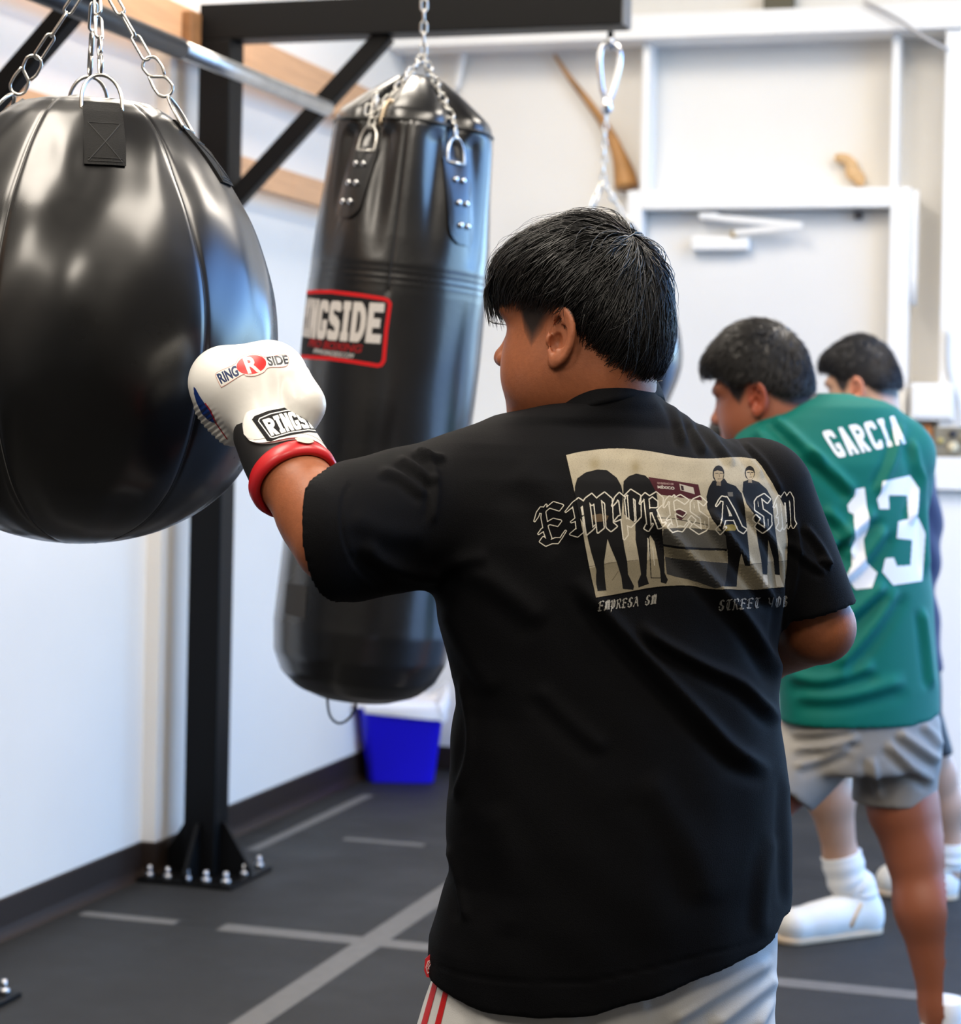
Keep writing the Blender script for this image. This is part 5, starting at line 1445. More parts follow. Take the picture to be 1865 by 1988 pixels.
cv.line(Zx([(580, 920), (620, 860)]), 1.2, srgb(110, 100, 80), True)
cv.line(Zx([(420, 830), (600, 800), (760, 785)]), 1.2, srgb(120, 110, 92), True)
cv.line(Zx([(1500, 815), (1620, 800), (1750, 790)]), 1.2, srgb(90, 84, 74), True)
# speckle of the worn print
sp = RNG.random(cv.a.shape); cv.rgb[cv.a & (sp < .06)] *= .5
lowf = (np.sin(cv.X * .11 + cv.Y * .07) + np.sin(cv.X * .05 - cv.Y * .13)) * .03
cv.rgb *= (1 + lowf + RNG.normal(0, .06, cv.a.shape))[..., None]
# smudged heads of the first two figures
for (cx, cy, rx, ry) in ((462, 145, 40, 50), (735, 165, 30, 45)):
    X_, Y_ = 1020 + cx / 3.4537, 860 + cy / 3.4537; e = np.exp(-(((cv.X - X_) / (rx / 3.45)) ** 2 + ((cv.Y - Y_) / (ry / 3.45)) ** 2))
    m = cv.a; cv.rgb[m] = cv.rgb[m] * (1 - .55 * e[m][:, None]) + np.array(srgb(150, 132, 84)) * .55 * e[m][:, None]
blk = (16, 16, 18)
keep_poly([(330, 290), (345, 240), (400, 200), (480, 180), (545, 185), (610, 235), (640, 290), (652, 350), (640, 500), (645, 600), (660, 700), (680, 800), (685, 880), (725, 960), (720, 985), (650, 980), (640, 900), (610, 800), (560, 680), (548, 645), (540, 700), (525, 800), (530, 900), (540, 990), (480, 995), (470, 940), (472, 850), (440, 740), (415, 640), (400, 560), (345, 480), (325, 380)], blk)
keep_poly([(655, 260), (690, 225), (740, 207), (800, 220), (845, 260), (875, 330), (885, 400), (880, 500), (915, 560), (925, 700), (930, 870), (952, 918), (940, 945), (905, 935), (900, 860), (880, 760), (860, 660), (835, 620), (815, 650), (812, 800), (808, 890), (825, 945), (755, 970), (750, 930), (772, 880), (755, 760), (735, 650), (733, 540), (660, 480), (652, 360)], blk)
cv.line(Zx([(825, 640), (840, 905), (905, 905)]), 1.8, srgb(30, 28, 26), True); cv.line(Zx([(850, 700), (862, 820)]), 1.5, srgb(220, 215, 200), True); cv.line(Zx([(815, 640), (828, 760)]), 1.5, srgb(220, 215, 200), True)
keep_poly([(1252, 255), (1225, 300), (1210, 360), (1215, 440), (1250, 510), (1290, 560), (1340, 620), (1352, 720), (1350, 830), (1340, 920), (1328, 965), (1412, 965), (1415, 900), (1432, 800), (1445, 740), (1470, 820), (1504, 824), (1492, 700), (1482, 600), (1475, 520), (1468, 430), (1445, 340), (1405, 290), (1350, 270), (1330, 240)], blk)
keep_poly([(1455, 262), (1450, 330), (1478, 410), (1525, 470), (1540, 560), (1552, 660), (1575, 780), (1585, 882), (1616, 882), (1620, 760), (1625, 650), (1660, 780), (1668, 880), (1702, 885), (1694, 760), (1675, 620), (1660, 500), (1650, 380), (1612, 310), (1560, 265), (1500, 245)], blk)
def head(cx, cy, rx, ry, hair_h, fc):
    X_, Y_ = 1020 + cx / 3.4537, 860 + cy / 3.4537; rx, ry = rx / 3.45, ry / 3.45
    cv.ell(X_, Y_ - ry * .10, rx * 1.04, ry * 1.02, srgb(24, 22, 22), True)
    cv.poly([(X_ - rx * .78, Y_ - ry * .38), (X_ - rx * .2, Y_ - ry * .52), (X_ + rx * .7, Y_ - ry * .40), (X_ + rx * .92, Y_), (X_ + rx * .70, Y_ + ry * .62), (X_ + rx * .15, Y_ + ry), (X_ - rx * .40, Y_ + ry * .80), (X_ - rx * .80, Y_ + ry * .2)], srgb(*fc), True)
    cv.poly([(X_ - rx * .3, Y_ + ry * .8), (X_ + rx * .4, Y_ + ry * .85), (X_ + rx * .45, Y_ + ry * 1.35), (X_ - rx * .35, Y_ + ry * 1.3)], srgb(fc[0] - 40, fc[1] - 38, fc[2] - 30), True)
    cv.line([(X_ - rx * .5, Y_ - ry * .16), (X_ - rx * .05, Y_ - ry * .18)], 1.5, srgb(60, 54, 46), True); cv.line([(X_ + rx * .25, Y_ - ry * .18), (X_ + rx * .7, Y_ - ry * .15)], 1.5, srgb(60, 54, 46), True)
    cv.line([(X_ - rx * .1, Y_ + ry * .52), (X_ + rx * .5, Y_ + ry * .50)], 1.2, srgb(96, 82, 66), True)
    cv.line([(X_ + rx * .12, Y_ - ry * .05), (X_ + rx * .2, Y_ + ry * .24)], 1.2, srgb(120, 104, 84), True)
head(1290, 215, 38, 55, .48, (176, 160, 132)); head(1500, 208, 33, 46, .5, (196, 180, 150))
keep_poly([(1590, 885), (1616, 885), (1622, 965), (1588, 970)], (205, 198, 182)); keep_poly([(1668, 882), (1700, 886), (1728, 965), (1680, 962)], (212, 206, 190))
keep_poly([(440, 485), (500, 475), (555, 490), (540, 525), (460, 530)], (120, 100, 76))
keep_poly([(1330, 555), (1380, 545), (1420, 560), (1400, 590), (1340, 590)], (150, 132, 60))
keep_poly([(1350, 330), (1385, 330), (1388, 360), (1356, 360)], (120, 116, 108))
# maroon banner with lettering
keep_poly([(820, 230), (1155, 280), (1180, 388), (880, 345)], (84, 34, 42))
cv.splat(text_mask('MÉXICO', 90, .01), quad_map(*Zx([(882, 283), (995, 292), (995, 314), (885, 305)])), srgb(224, 216, 206), True)
cv.splat(text_mask('GOBIERNO DE', 60), quad_map(*Zx([(880, 264), (990, 272), (990, 284), (882, 276)])), srgb(170, 140, 136), True)
keep_poly([(1028, 275), (1122, 300), (1132, 345), (1036, 318)], (214, 206, 192)); keep_poly([(1036, 285), (1055, 290), (1060, 320), (1042, 316)], (60, 40, 44))
keep_poly([(1005, 450), (1060, 450), (1080, 480), (1040, 520), (1010, 500)], (84, 46, 50))
# outlined black-letter headline
word = [('E', (1035, 985), (1093, 972), (1102, 1052), (1050, 1060)), ('M', (1098, 967), (1186, 958), (1192, 1030), (1110, 1042)), ('P', (1186, 957), (1246, 952), (1250, 1020), (1196, 1030)), ('R', (1240, 955), (1292, 960), (1288, 1026), (1252, 1030)), ('E', (1286, 960), (1336, 964), (1338, 1032), (1298, 1032)),
        ('S', (1332, 964), (1372, 968), (1382, 1034), (1340, 1034)), ('A', (1384, 964), (1428, 968), (1446, 1034), (1394, 1034)), ('S', (1456, 962), (1496, 962), (1502, 1030), (1466, 1032)), ('M', (1500, 960), (1538, 958), (1542, 1024), (1508, 1030))]
allm = np.zeros(cv.a.shape, bool); lines = np.zeros(cv.a.shape, bool)
for ch, tl, tr, br, bl_ in word:
    m = bl_mask(cv, ch, box_fn(tl, tr, br, bl_), (.072, .05)); allm |= m; lines |= grow(m, 5) & ~grow(m, 1)
cv.paint(lines, srgb(226, 220, 204))
def small(txt, x0, y0, x1, y1, h, col):
    n = len(txt); d = np.array([x1 - x0, y1 - y0]) / n; up = np.array([h * .12, -h])
    for i, ch in enumerate(txt):
        if ch == ' ': continue
        b = np.array([x0, y0]) + d * i; e = b + d * .92
        cv.paint(grow(bl_mask(cv, ch, box_fn(tuple(b + up), tuple(e + up), tuple(e), tuple(b)), (.06, .045)), 1), col)
small('EMPRESA SM', 1160, 1187, 1273, 1173, 20, srgb(180, 176, 166))
small('STREET YOB', 1393, 1186, 1529, 1178, 22, srgb(150, 148, 142))
cv.rgb[cv.a & ~lines] *= .60; cv.rgb[lines] *= .75
decal('back_print', cv, TBV, shirt, .0008, printm)

# brand patch on the heavy bag
HCB = BVHTree.FromPolygons([tuple(p) for p in w2c(Vw_heavy)], HEAVY_F)
cv = Canvas(560, 556, 765, 720, 1.6)
brd = [(590, 567), (640, 566), (700, 573), (745, 580), (753, 583), (757, 590), (750, 640), (745, 700), (740, 708), (733, 710), (690, 703), (640, 696), (580, 692)]
cv.poly(brd, srgb(30, 30, 32))
cv.line(brd[:-1] + [(578, 692)], 7.5, srgb(205, 32, 36))
wm_ = block_word('RINGSIDE', 120, 74, 8, 27)
def pf(u, v):
    a = np.radians(-88 + 80.6 * u); xx = 769 + 172 * np.sin(a)
    return xx - 9 * v, 577 + 12 * u + v * (75 + 3 * u)
cv.splat(wm_, pf, srgb(205, 200, 196), True)
def pf2(a0, a1, y0, dy, h):
    def g(u, v):
        a = np.radians(a0 + (a1 - a0) * u); return 761 + 172 * np.sin(a) - 5 * v, y0 + dy * u + h * v
    return g
cv.splat(text_mask('PRO BOXING', 80, .01), pf2(-66, -19, 657, 13, 15), srgb(150, 26, 30), True)
cv.splat(text_mask('WWW.RINGSIDE.COM', 60, .0), pf2(-60, -25, 676, 11, 9), srgb(170, 168, 168), True)
decal('brand_patch', cv, HCB, bag2, .0012, printm)
cv = Canvas(548, 1122, 604, 1208, 1)
cv.poly([(557, 1132), (597, 1137), (593, 1202), (553, 1192)], srgb(58, 58, 60)); decal('tape_square', cv, HCB, bag2, .0012, printm)

# stripes and tab of the shorts
cv = Canvas(786, 1880, 892, 2050, 1.5)
for (xa, xb, ya, wa_, wb_) in ((834, 806, 1900, 5, 7), (848, 824, 1900, 11, 13), (871, 850, 1905, 11, 13)):
    k_ = (xb - xa) / 88.0; yb = 2048
    x2 = xa + k_ * (yb - 1900)
    cv.poly([(xa - wa_ / 2, ya), (xa + wa_ / 2, ya), (x2 + wb_ / 2, yb), (x2 - wb_ / 2, yb)], srgb(188, 8, 14))
decal('red_stripes', cv, QBV, boy, .0008, mat('red stripe cloth', (.5, .01, .01), .6, attr='ink', bump=(700, .2)))
tb = np.array([PC(a, b, BD - .10) for a, b in ((823, 1884), (825, 1862), (837, 1851), (844, 1862), (840, 1880), (836, 1898), (828, 1897))])
V = np.concatenate([tb, tb + np.array([0, .0015, 0])]); n = len(tb)
tabo = add('red_tab', c2w(V), [tuple(range(n)), tuple(range(2 * n - 1, n - 1, -1))] + [(i, n + i, n + (i + 1) % n, (i + 1) % n) for i in range(n)], mat('red woven tab', (.62, .02, .03), .6), boy)
prt = []
for poly in ([(830, 1890), (827, 1878), (831, 1866), (836, 1864), (838, 1872), (834, 1886), (830, 1890)], [(831, 1866), (837, 1870), (830, 1882)], [(836, 1864), (830, 1876), (835, 1884)]):
    prt.append(tube_vf(c2w(np.array([PC(a, b, BD - .1008) for a, b in poly])), .0006, 5))
v, f = join_vf(prt); add('tab_emblem', v, f, mat('pink thread', (.8, .5, .5), .7), tabo)
# ================================================================== the two other boxers
def axes_of(yaw_deg, pitch_deg, roll=0.0):
    """head axes: facing left (yaw 0), turned away by yaw, looking down by pitch"""
    a, p = math.radians(yaw_deg), math.radians(pitch_deg)
    F = np.array([-math.cos(a) * math.cos(p), math.sin(a) * math.cos(p), -math.sin(p)])
    U = np.array([roll, 0, 1.0]); U = U - F * np.dot(U, F); U /= np.linalg.norm(U); return F, np.cross(U, F), U
def build_head(C, A, h, chub, SKc, neck0, neck1, nr, parent, hair_scale, hairc, strands_n, seed, extra=None):
    lo = C - .165; hi = C + .165
    H = Field((lo[0], lo[1], lo[2] - .03), (hi[0], hi[1], hi[2]), h)
    f, l, u = head_coords(H.X, H.Y, H.Z, C, A)
    G = head_sdf(f, l, u, chub)
    G = smin(G, cone(H.X, H.Y, H.Z, neck0, neck1, nr, nr * 1.1), .03)
    V, Q = H.mesh(G, 2)
    f, l, u = head_coords(V[:, 0], V[:, 1], V[:, 2], C, A)
    t = tone_arr(len(V), SKc)
    ear_d = np.sqrt(((f + .014) / .024) ** 2 + ((u + .022) / .038) ** 2); isear = (ear_d < 1.0) & (np.abs(l) > .074)
    fr = np.interp(f, [-.12, -.095, -.085, -.06, -.04, -.028, -.012, .004, .016, .030, .042, .050, .075, .1], [-.085, -.075, -.066, -.052, -.03, -.006, .014, .006, -.014, -.03, -.012, .022, .044, .06])
    stub = np.where(isear, 0, np.clip((u - fr) / .016, 0, 1))[:, None]
    t[:, :3] = t[:, :3] * (1 - stub * .97) + np.array(hairc) * stub * .97
    t[:, :3] = np.where(isear[:, None], t[:, :3] * np.array([1.15, .8, .75]), t[:, :3])
    # brow
    br = np.clip(1 - np.abs(u - .022) / .006, 0, 1) * np.clip((f - .07) / .01, 0, 1) * np.clip((np.abs(l) - .008) / .01, 0, 1)
    t[:, :3] *= (1 - .85 * br)[:, None]
    # hair bulk
    def bulk2(f, l, u):
        g = ell(f, l, u, (-.004, 0, .034), (.110 * hair_scale, .088 * hair_scale, .118 * hair_scale))
        g = smin(g, ell(f, l, u, (.060, 0, .070), (.052, .060, .042)), .03)
        return smin(g, ell(f, l, u, (-.060, 0, -.012), (.046, .068, .058)), .03)
    H2 = Field(C - .17, C + .17, max(h, .004)); f2, l2, u2 = head_coords(H2.X, H2.Y, H2.Z, C, A)
    edge = np.interp(f2.ravel(), [-.15, -.10, -.070, -.045, -.025, .0, .03, .045, .06, .09, .13], [-.042, -.042, -.038, -.028, -.004, .014, .010, .014, .034, .048, .048]).reshape(f2.shape)
    G2 = smax(bulk2(f2, l2, u2), edge - u2, .012) + .003
    HV2, HQ2 = H2.mesh(G2, 2); n2 = vnormals(HV2, HQ2)
    fx, lx, ux = head_coords(HV2[:, 0], HV2[:, 1], HV2[:, 2], C, A)
    HV2 = HV2 + n2 * (.0022 * np.sin(fx * 210 + lx * 90) * np.sin(ux * 160 + lx * 210))[:, None]
    hm = mat('short hair %d' % seed, hairc, .45)
    ho = add('hair', c2w(HV2), HQ2, hm, parent, True)
    # short strands
    R = np.random.default_rng(seed); n = strands_n
    phi = R.uniform(0, 2 * np.pi, n); th0 = np.sqrt(R.uniform(0, 1, n)) * 1.75; ln = R.uniform(.12, .3, n)
    t_ = np.linspace(0, 1, 4)[None]; th = th0[:, None] + ln[:, None] * t_; ph = phi[:, None] + R.normal(0, .08, (n, 1)) * t_
    d = np.cos(th)[..., None] * whorl + np.sin(th)[..., None] * (np.cos(ph)[..., None] * w1 + np.sin(ph)[..., None] * w2)
    r = shell_radius(d.reshape(-1, 3), cen, bulk2).reshape(n, 4)
    P = cen + d * (r - .003 + .009 * t_ * R.uniform(0.2, 1, (n, 1)))[..., None]
    ed = np.interp(P[:, -1, 0], [-.15, -.10, -.070, -.045, -.025, .0, .03, .045, .06, .09, .13], [-.046, -.046, -.042, -.032, -.008, .010, .006, .010, .028, .040, .040])
    P = P[P[:, -1, 2] > ed]; n = len(P)
    Wd = C + P[..., :1] * A[0] + P[..., 1:2] * A[1] + P[..., 2:] * A[2]
    T = np.gradient(Wd, axis=1); T /= np.linalg.norm(T, axis=2, keepdims=True); N0 = Wd - C; B = np.cross(T, N0); B /= np.linalg.norm(B, axis=2, keepdims=True) + 1e-9; N1 = np.cross(B, T)
    rad = (.0011 * (1 - .8 * t_[0] ** 2))[None, :, None]
    SV_ = np.stack([Wd + B * rad, Wd + N1 * rad, Wd - B * rad], 2).reshape(-1, 3)
    b = (np.arange(n) * 12)[:, None]; s_ = (np.arange(3) * 3)[None]
    SQ_ = np.concatenate([np.stack([b + s_ + k, b + s_ + (k + 1) % 3, b + s_ + 3 + (k + 1) % 3, b + s_ + 3 + k], -1).reshape(-1, 4) for k in range(3)])
    so = add('hair_strands', c2w(SV_), SQ_, hm, parent, True); so['kind'] = 'stuff'
    return V, Q, t
def shoe(parent, name, toe, heel, z0, w, hgt, m, sole):
    """low boot: toe and heel are camera-frame floor points"""
    toe = np.array(toe, float); heel = np.array(heel, float); L = np.linalg.norm(toe - heel); d = (toe - heel) / L; s = np.cross(np.array([0, 0, 1.0]), d)
    H = Field((-.03, -w, 0), (L + .03, w, hgt + .03), .004); x, y, z = H.X, H.Y, H.Z
    G = cone(x, y, z, (w * .55, 0, w * .55), (L - w * .6, 0, w * .42), w * .52, w * .50)
    G = smin(G, cone(x, y, z, (w * .5, 0, .03), (w * .75, 0, hgt), w * .46, w * .50), .03)
    G = smin(G, cone(x, y, z, (w * .8, 0, hgt * .7), (L * .62, 0, w * .5), w * .40, w * .40), .03)
    G = smax(G, .002 - z, .004); G = smax(G, z - hgt, .006)
    V, Q = H.mesh(G, 2); Wv = heel + V[:, :1] * d + V[:, 1:2] * s + np.array([0, 0, 1.0]) * V[:, 2:3]
    Wv[:, 2] = z0 + V[:, 2]
    o = add(name, c2w(Wv), Q, m, parent, True)
    H = Field((-.03, -w, -.006), (L + .03, w, .03), .004); G = cone(H.X, H.Y, H.Z * .0 + 0 * H.Z, (w * .5, 0, 0), (L - w * .5, 0, 0), w * .50, w * .49) ; G = smax(G, np.maximum(H.Z - .016, .0005 - H.Z), .002)
    V, Q = H.mesh(G, 1); Wv = heel + V[:, :1] * d + V[:, 1:2] * s; Wv[:, 2] = z0 + V[:, 2]
    add('sole', c2w(Wv), Q, sole, o, True)
    return o
whiteleather = mat('white boot leather', (.74, .72, .66), .5, bump=(60, .1), noise=(14, .07, 4)); solem = mat('tan gum sole', (.55, .42, .28), .6)
sockm = mat('white ribbed sock', (.78, .77, .74), .85, bump=(300, .4, (1, 1, .2)))
teal = mat('teal jersey', (0.0005, 0.140, 0.112), 0.6, bump=(700, .2), spec=.2)
# ------------------------------------------------ jersey wearer
GDp = 4.43
gc = c2w(np.array([PC(1660, 1400, GDp)[0], GDp, -CAMZ]))
gar = thing('person', (float(gc[0]), float(gc[1]), 0), 'person in a teal jersey lettered GARCIA 13 and grey shorts leaning forward', 'person')
GA = axes_of(24, 15)
GC = PC(1471, 774, 4.36) - (GA[0] * -.014 + GA[1] * .082 + GA[2] * -.022)
SKg = (.28, .09, .045)
hv, hq, ht = build_head(GC, GA, .0032, .7, SKg, GC + GA[0] * -.03 + GA[2] * -.03, PC(1585, 835, 4.42), .058, gar, 1.03, (.0085, .007, .0065), 5000, 21)
lf = Field((.30, 4.05, -CAMZ + .03), (.98, 5.05, .06), .007)
x, y, z = lf.X, lf.Y, lf.Z
SL, SRr = PC(1488, 880, 4.40), PC(1752, 880, 4.50)
arms = chain_sdf(x, y, z, [SL, PC(1440, 1010, 4.50), PC(1425, 850, 4.68)], [.055, .044, .034], .03)
arms = smin(arms, chain_sdf(x, y, z, [SRr, PC(1745, 1040, 4.72), PC(1560, 930, 4.92)], [.055, .044, .034], .03), .02)
core = smin(ell(x, y, z, PC(1625, 980, 4.45), (.13, .08, .18)), ell(x, y, z, PC(1665, 1330, 4.45), (.13, .09, .16)), .05)
kR, aR = PC(1777, 1650, 4.42), PC(1828, 1955, 4.40)
lR = chain_sdf(x, y, z, [PC(1735, 1450, 4.45), PC(1753, 1570, 4.43), kR, PC(1797, 1760, 4.40), aR, aR + np.array([.004, 0, -.06])], [.088, .068, .059, .061, .041, .04], .035)
kL, aL = PC(1405, 1612, 4.30), PC(1385, 1930, 4.28)
lL = chain_sdf(x, y, z, [PC(1600, 1430, 4.42), PC(1455, 1562, 4.34), kL, PC(1395, 1770, 4.29), aL, aL + np.array([-.004, 0, -.06])], [.088, .068, .058, .060, .041, .04], .035)
G = smin(smin(arms, core, .03), smin(lR, lL, .02), .03)
av, aq = lf.mesh(G, 3)
bv, bq = np.concatenate([hv, av]), np.concatenate([hq, aq + len(hv)])
o = add('body', c2w(bv), bq, mat('skin b', SKg, .45, sub=.1, attr='tone', bump=(300, .05)), gar, True)
set_color(o, np.concatenate([ht, tone_arr(len(av), SKg)]))
sf = Field((.32, 4.10, -.72), (.98, 4.78, .09), .0065)
x, y, z = sf.X, sf.Y, sf.Z
rows = [(764, 1585, 1650, .05, 4.46), (775, 1545, 1715, .07, 4.45), (790, 1515, 1748, .09, 4.45), (815, 1475, 1772, .10, 4.445), (850, 1450, 1786, .112, 4.44), (900, 1448, 1797, .122), (1000, 1468, 1803, .13), (1080, 1480, 1809, .132), (1150, 1490, 1817, .132), (1250, 1500, 1822, .135), (1330, 1505, 1829, .138), (1396, 1508, 1830, .14)]
TG2 = loft(x, y, z, px_rows(rows, GDp, 0), 2.3, shear=.28)
sl = cone(x, y, z, PC(1490, 880, 4.41), PC(1448, 985, 4.48), .078, .068)
sr = cone(x, y, z, PC(1745, 885, 4.50), PC(1742, 1010, 4.68), .078, .068)
TG2 = smin(smin(TG2, sl, .03), sr, .03)
hemg = PC(np.array([1500, 1600, 1700, 1790, 1830]), np.array([1398, 1402, 1402, 1394, 1384]), GDp)
TG2 = smax(TG2, np.interp(x.ravel(), hemg[0], hemg[2]).reshape(x.shape) - z, .003)
V, Q = sf.mesh(TG2, 3); N = vnormals(V, Q); dsp = np.zeros(len(V))
for poly, w, a in [([(1470, 830), (1500, 880), (1560, 930)], 12, .008), ([(1500, 810), (1545, 850), (1600, 905)], 11, .008), ([(1560, 870), (1620, 920), (1660, 960)], 13, .009), ([(1750, 820), (1730, 900), (1700, 960)], 9, .007), ([(1770, 850), (1782, 940), (1765, 1020)], 9, .007), ([(1785, 900), (1792, 1000), (1798, 1120)], 7, .006),
                   ([(1570, 1080), (1640, 1040), (1700, 990)], 14, .010), ([(1600, 1150), (1670, 1090), (1720, 1020)], 14, .010), ([(1580, 1240), (1650, 1190), (1720, 1130)], 15, .010), ([(1620, 1300), (1690, 1220), (1740, 1140)], 15, .009), ([(1530, 1310), (1600, 1320), (1700, 1290)], 15, .007), ([(1540, 1350), (1640, 1350), (1760, 1320)], 16, .006), ([(1790, 1180), (1800, 1260), (1808, 1340)], 8, .006), ([(1600, 985), (1640, 1030), (1650, 1090)], 12, .008)]:
    dsp += fold(V, N, smooth_curve(np.array(poly, float), 10), w * .85, a * 1.55)
V = relax(V + N * dsp[:, None], Q, 1)
jersey = add('jersey', c2w(V), Q, teal, gar, True)
JBV = BVHTree.FromPolygons([tuple(p) for p in V], Q.tolist())
Zg = lambda P: [(1560 + a / 3.013, 760 + b / 3.013) for a, b in P]
cv = Canvas(1580, 790, 1810, 1160, 1.2); wh = srgb(238, 240, 244)
cv.splat(block_word('GARCIA', 110, 66, 16, 22), quad_map((1592, 838), (1741, 806), (1758, 861), (1625, 890)), wh)
cv.poly(Zg([(300, 570), (355, 560), (370, 690), (385, 740), (378, 800), (350, 870), (368, 1000), (430, 1060), (400, 1150), (300, 1160), (245, 1085), (280, 1020), (275, 920), (300, 860), (290, 720), (260, 705), (252, 665), (295, 610)]), wh)
cv.poly(Zg([(460, 525), (620, 490), (675, 570), (665, 730), (685, 770), (710, 830), (700, 1000), (690, 1110), (520, 1135), (455, 1055), (475, 975), (525, 970), (545, 1020), (620, 1015), (630, 870), (540, 860), (550, 760), (610, 745), (600, 610), (495, 610), (500, 690), (440, 690), (425, 630), (450, 590)]), wh)
decal('name_print', cv, JBV, jersey, .001, printm)
# grey shorts
qf = Field((.40, 4.10, -.92), (1.0, 4.80, -.52), .0065); x, y, z = qf.X, qf.Y, qf.Z
w0 = loft(x, y, z, px_rows([(1370, 1520, 1822, .125), (1400, 1518, 1831, .13), (1440, 1520, 1831, .135), (1475, 1525, 1829, .135), (1500, 1535, 1826, .13)], GDp, 0), 2.3, shear=.25)
w0 = smax(w0, PC(1650, 1490, GDp)[2] - z, .01)
lgR = cone(x, y, z, PC(1742, 1450, 4.44), PC(1733, 1580, 4.44), .090, .088); lgR = smax(lgR, PC(1740, 1557, 4.44)[2] - z, .004)
lgL = cone(x, y, z, PC(1605, 1430, 4.41), PC(1490, 1548, 4.34), .086, .084)
nl = np.array([-.62, 0, -.78]); pl = PC(1536, 1540, 4.38); lgL = smax(lgL, (x - pl[0]) * nl[0] + (z - pl[2]) * nl[2] - .0, .004)
G = smin(smin(w0, lgR, .012), lgL, .012)
V, Q = qf.mesh(G, 3); N = vnormals(V, Q); dsp = np.zeros(len(V))
for poly, w, a in [([(1530, 1425), (1600, 1420), (1660, 1412)], 9, .008), ([(1535, 1455), (1600, 1450), (1670, 1430)], 9, .010), ([(1540, 1490), (1600, 1470), (1650, 1450)], 9, .009), ([(1740, 1420), (1790, 1455), (1825, 1480)], 10, .010), ([(1720, 1440), (1770, 1490), (1815, 1520)], 10, .009), ([(1690, 1470), (1700, 1520), (1710, 1555)], 9, .007), ([(1790, 1405), (1815, 1430), (1828, 1450)], 8, .006)]:
    dsp += fold(V, N, poly, w, a)
add('shorts', c2w(V + N * dsp[:, None]), Q, mat('grey sport shorts', (.235, .222, .205), .6, sheen=.05, bump=(600, .15)), gar, True)
for (a, nm) in ((aR, 1), (aL, -1)):
    ct = a + np.array([.002 * nm, 0, -.012])
    v, f = tube_vf(c2w(np.array([ct + np.array([0, 0, q]) for q in (.03, .026, .0, -.03, -.055)])), [.043, .046, .046, .045, .045], 24); add('sock', v, f, sockm, gar, True)
    fl_ = np.array([a[0], a[1], -CAMZ])
    shoe(gar, 'shoe', fl_ + np.array([-.20, .05, 0]), fl_ + np.array([.045, -.015, 0]), -CAMZ, .085, .085, whiteleather, solem)
# pull tab at the heel
# dark guard glove in front of the chin
Hh = Field(PC(1420, 840, 4.70) - .11, PC(1420, 840, 4.70) + .11, .005); g0 = PC(1420, 838, 4.70)
G = cone(Hh.X, Hh.Y, Hh.Z, g0 + np.array([-.012, 0, 0]), g0 + np.array([.02, .01, -.02]), .040, .045); G = smin(G, cone(Hh.X, Hh.Y, Hh.Z, g0 + np.array([.0, -.03, .01]), g0 + np.array([.02, -.02, -.03]), .02, .02), .012)
G = smin(G, cone(Hh.X, Hh.Y, Hh.Z, g0 + np.array([.01, 0, -.03]), g0 + np.array([.006, -.005, -.09]), .038, .042), .015)
V, Q = Hh.mesh(G, 2); dg = thing('boxing_glove', tuple(float(q) for q in c2w(g0 + np.array([0, 0, -.1]))), 'dark grey boxing glove raised at the chin of the jersey wearer', 'boxing glove')
add('mitt', c2w(V), Q, mat('dark glove leather', (.035, .034, .033), .45), dg, True)
v, f = tube_vf(c2w(np.array([g0 + np.array([.008, -.003, q]) for q in (-.055, -.06, -.095, -.1)])), [.042, .0455, .0465, .044], 20); add('cuff', v, f, gl_black, dg, True)

# ------------------------------------------------ navy shirt boxer behind
ND = 5.75
nc_ = c2w(np.array([PC(1700, 1300, ND)[0], ND, -CAMZ]))
nav = thing('person', (float(nc_[0]), float(nc_[1]), 0), 'person in a navy shirt and black shorts with white boxing boots behind the jersey', 'person')
NA_ = axes_of(32, 14)
NC = PC(1664, 757, 5.68) - (NA_[0] * -.014 + NA_[1] * .082 + NA_[2] * -.022)
SKn = (.52, .30, .20)
hv, hq, ht = build_head(NC, NA_, .004, .7, SKn, NC + NA_[0] * -.03 + NA_[2] * -.03, PC(1700, 860, 5.74), .055, nav, .90, (.008, .008, .011), 4000, 22)
lf = Field((.70, 5.25, -CAMZ + .03), (1.45, 6.45, .03), .009); x, y, z = lf.X, lf.Y, lf.Z
nLk, nLa = PC(1597, 1480, 5.56), PC(1632, 1665, 5.625); nRk, nRa = PC(1812, 1500, 6.0), PC(1838, 1640, 6.07)
G = smin(chain_sdf(x, y, z, [PC(1690, 1310, 5.70), nLk, PC(1612, 1545, 5.59), nLa, nLa + np.array([.02, 0, -.08])], [.085, .058, .060, .042, .036], .03),
         chain_sdf(x, y, z, [PC(1740, 1310, 5.80), nRk, PC(1828, 1560, 6.04), nRa, nRa + np.array([.006, 0, -.08])], [.085, .058, .058, .042, .036], .03), .02)
G = smin(G, ell(x, y, z, PC(1700, 1080, 5.76), (.12, .08, .2)), .03)
G = smin(G, chain_sdf(x, y, z, [PC(1660, 900, 5.66), PC(1610, 1040, 5.64), PC(1540, 930, 5.80)], [.05, .042, .033], .02), .02)
av, aq = lf.mesh(G, 3); bv, bq = np.concatenate([hv, av]), np.concatenate([hq, aq + len(hv)])
o = add('body', c2w(bv), bq, mat('skin c', SKn, .45, sub=.1, attr='tone', bump=(300, .05)), nav, True); set_color(o, np.concatenate([ht, tone_arr(len(av), SKn)]))
sf = Field((.72, 5.42, -.66), (1.36, 6.1, .05), .008); x, y, z = sf.X, sf.Y, sf.Z
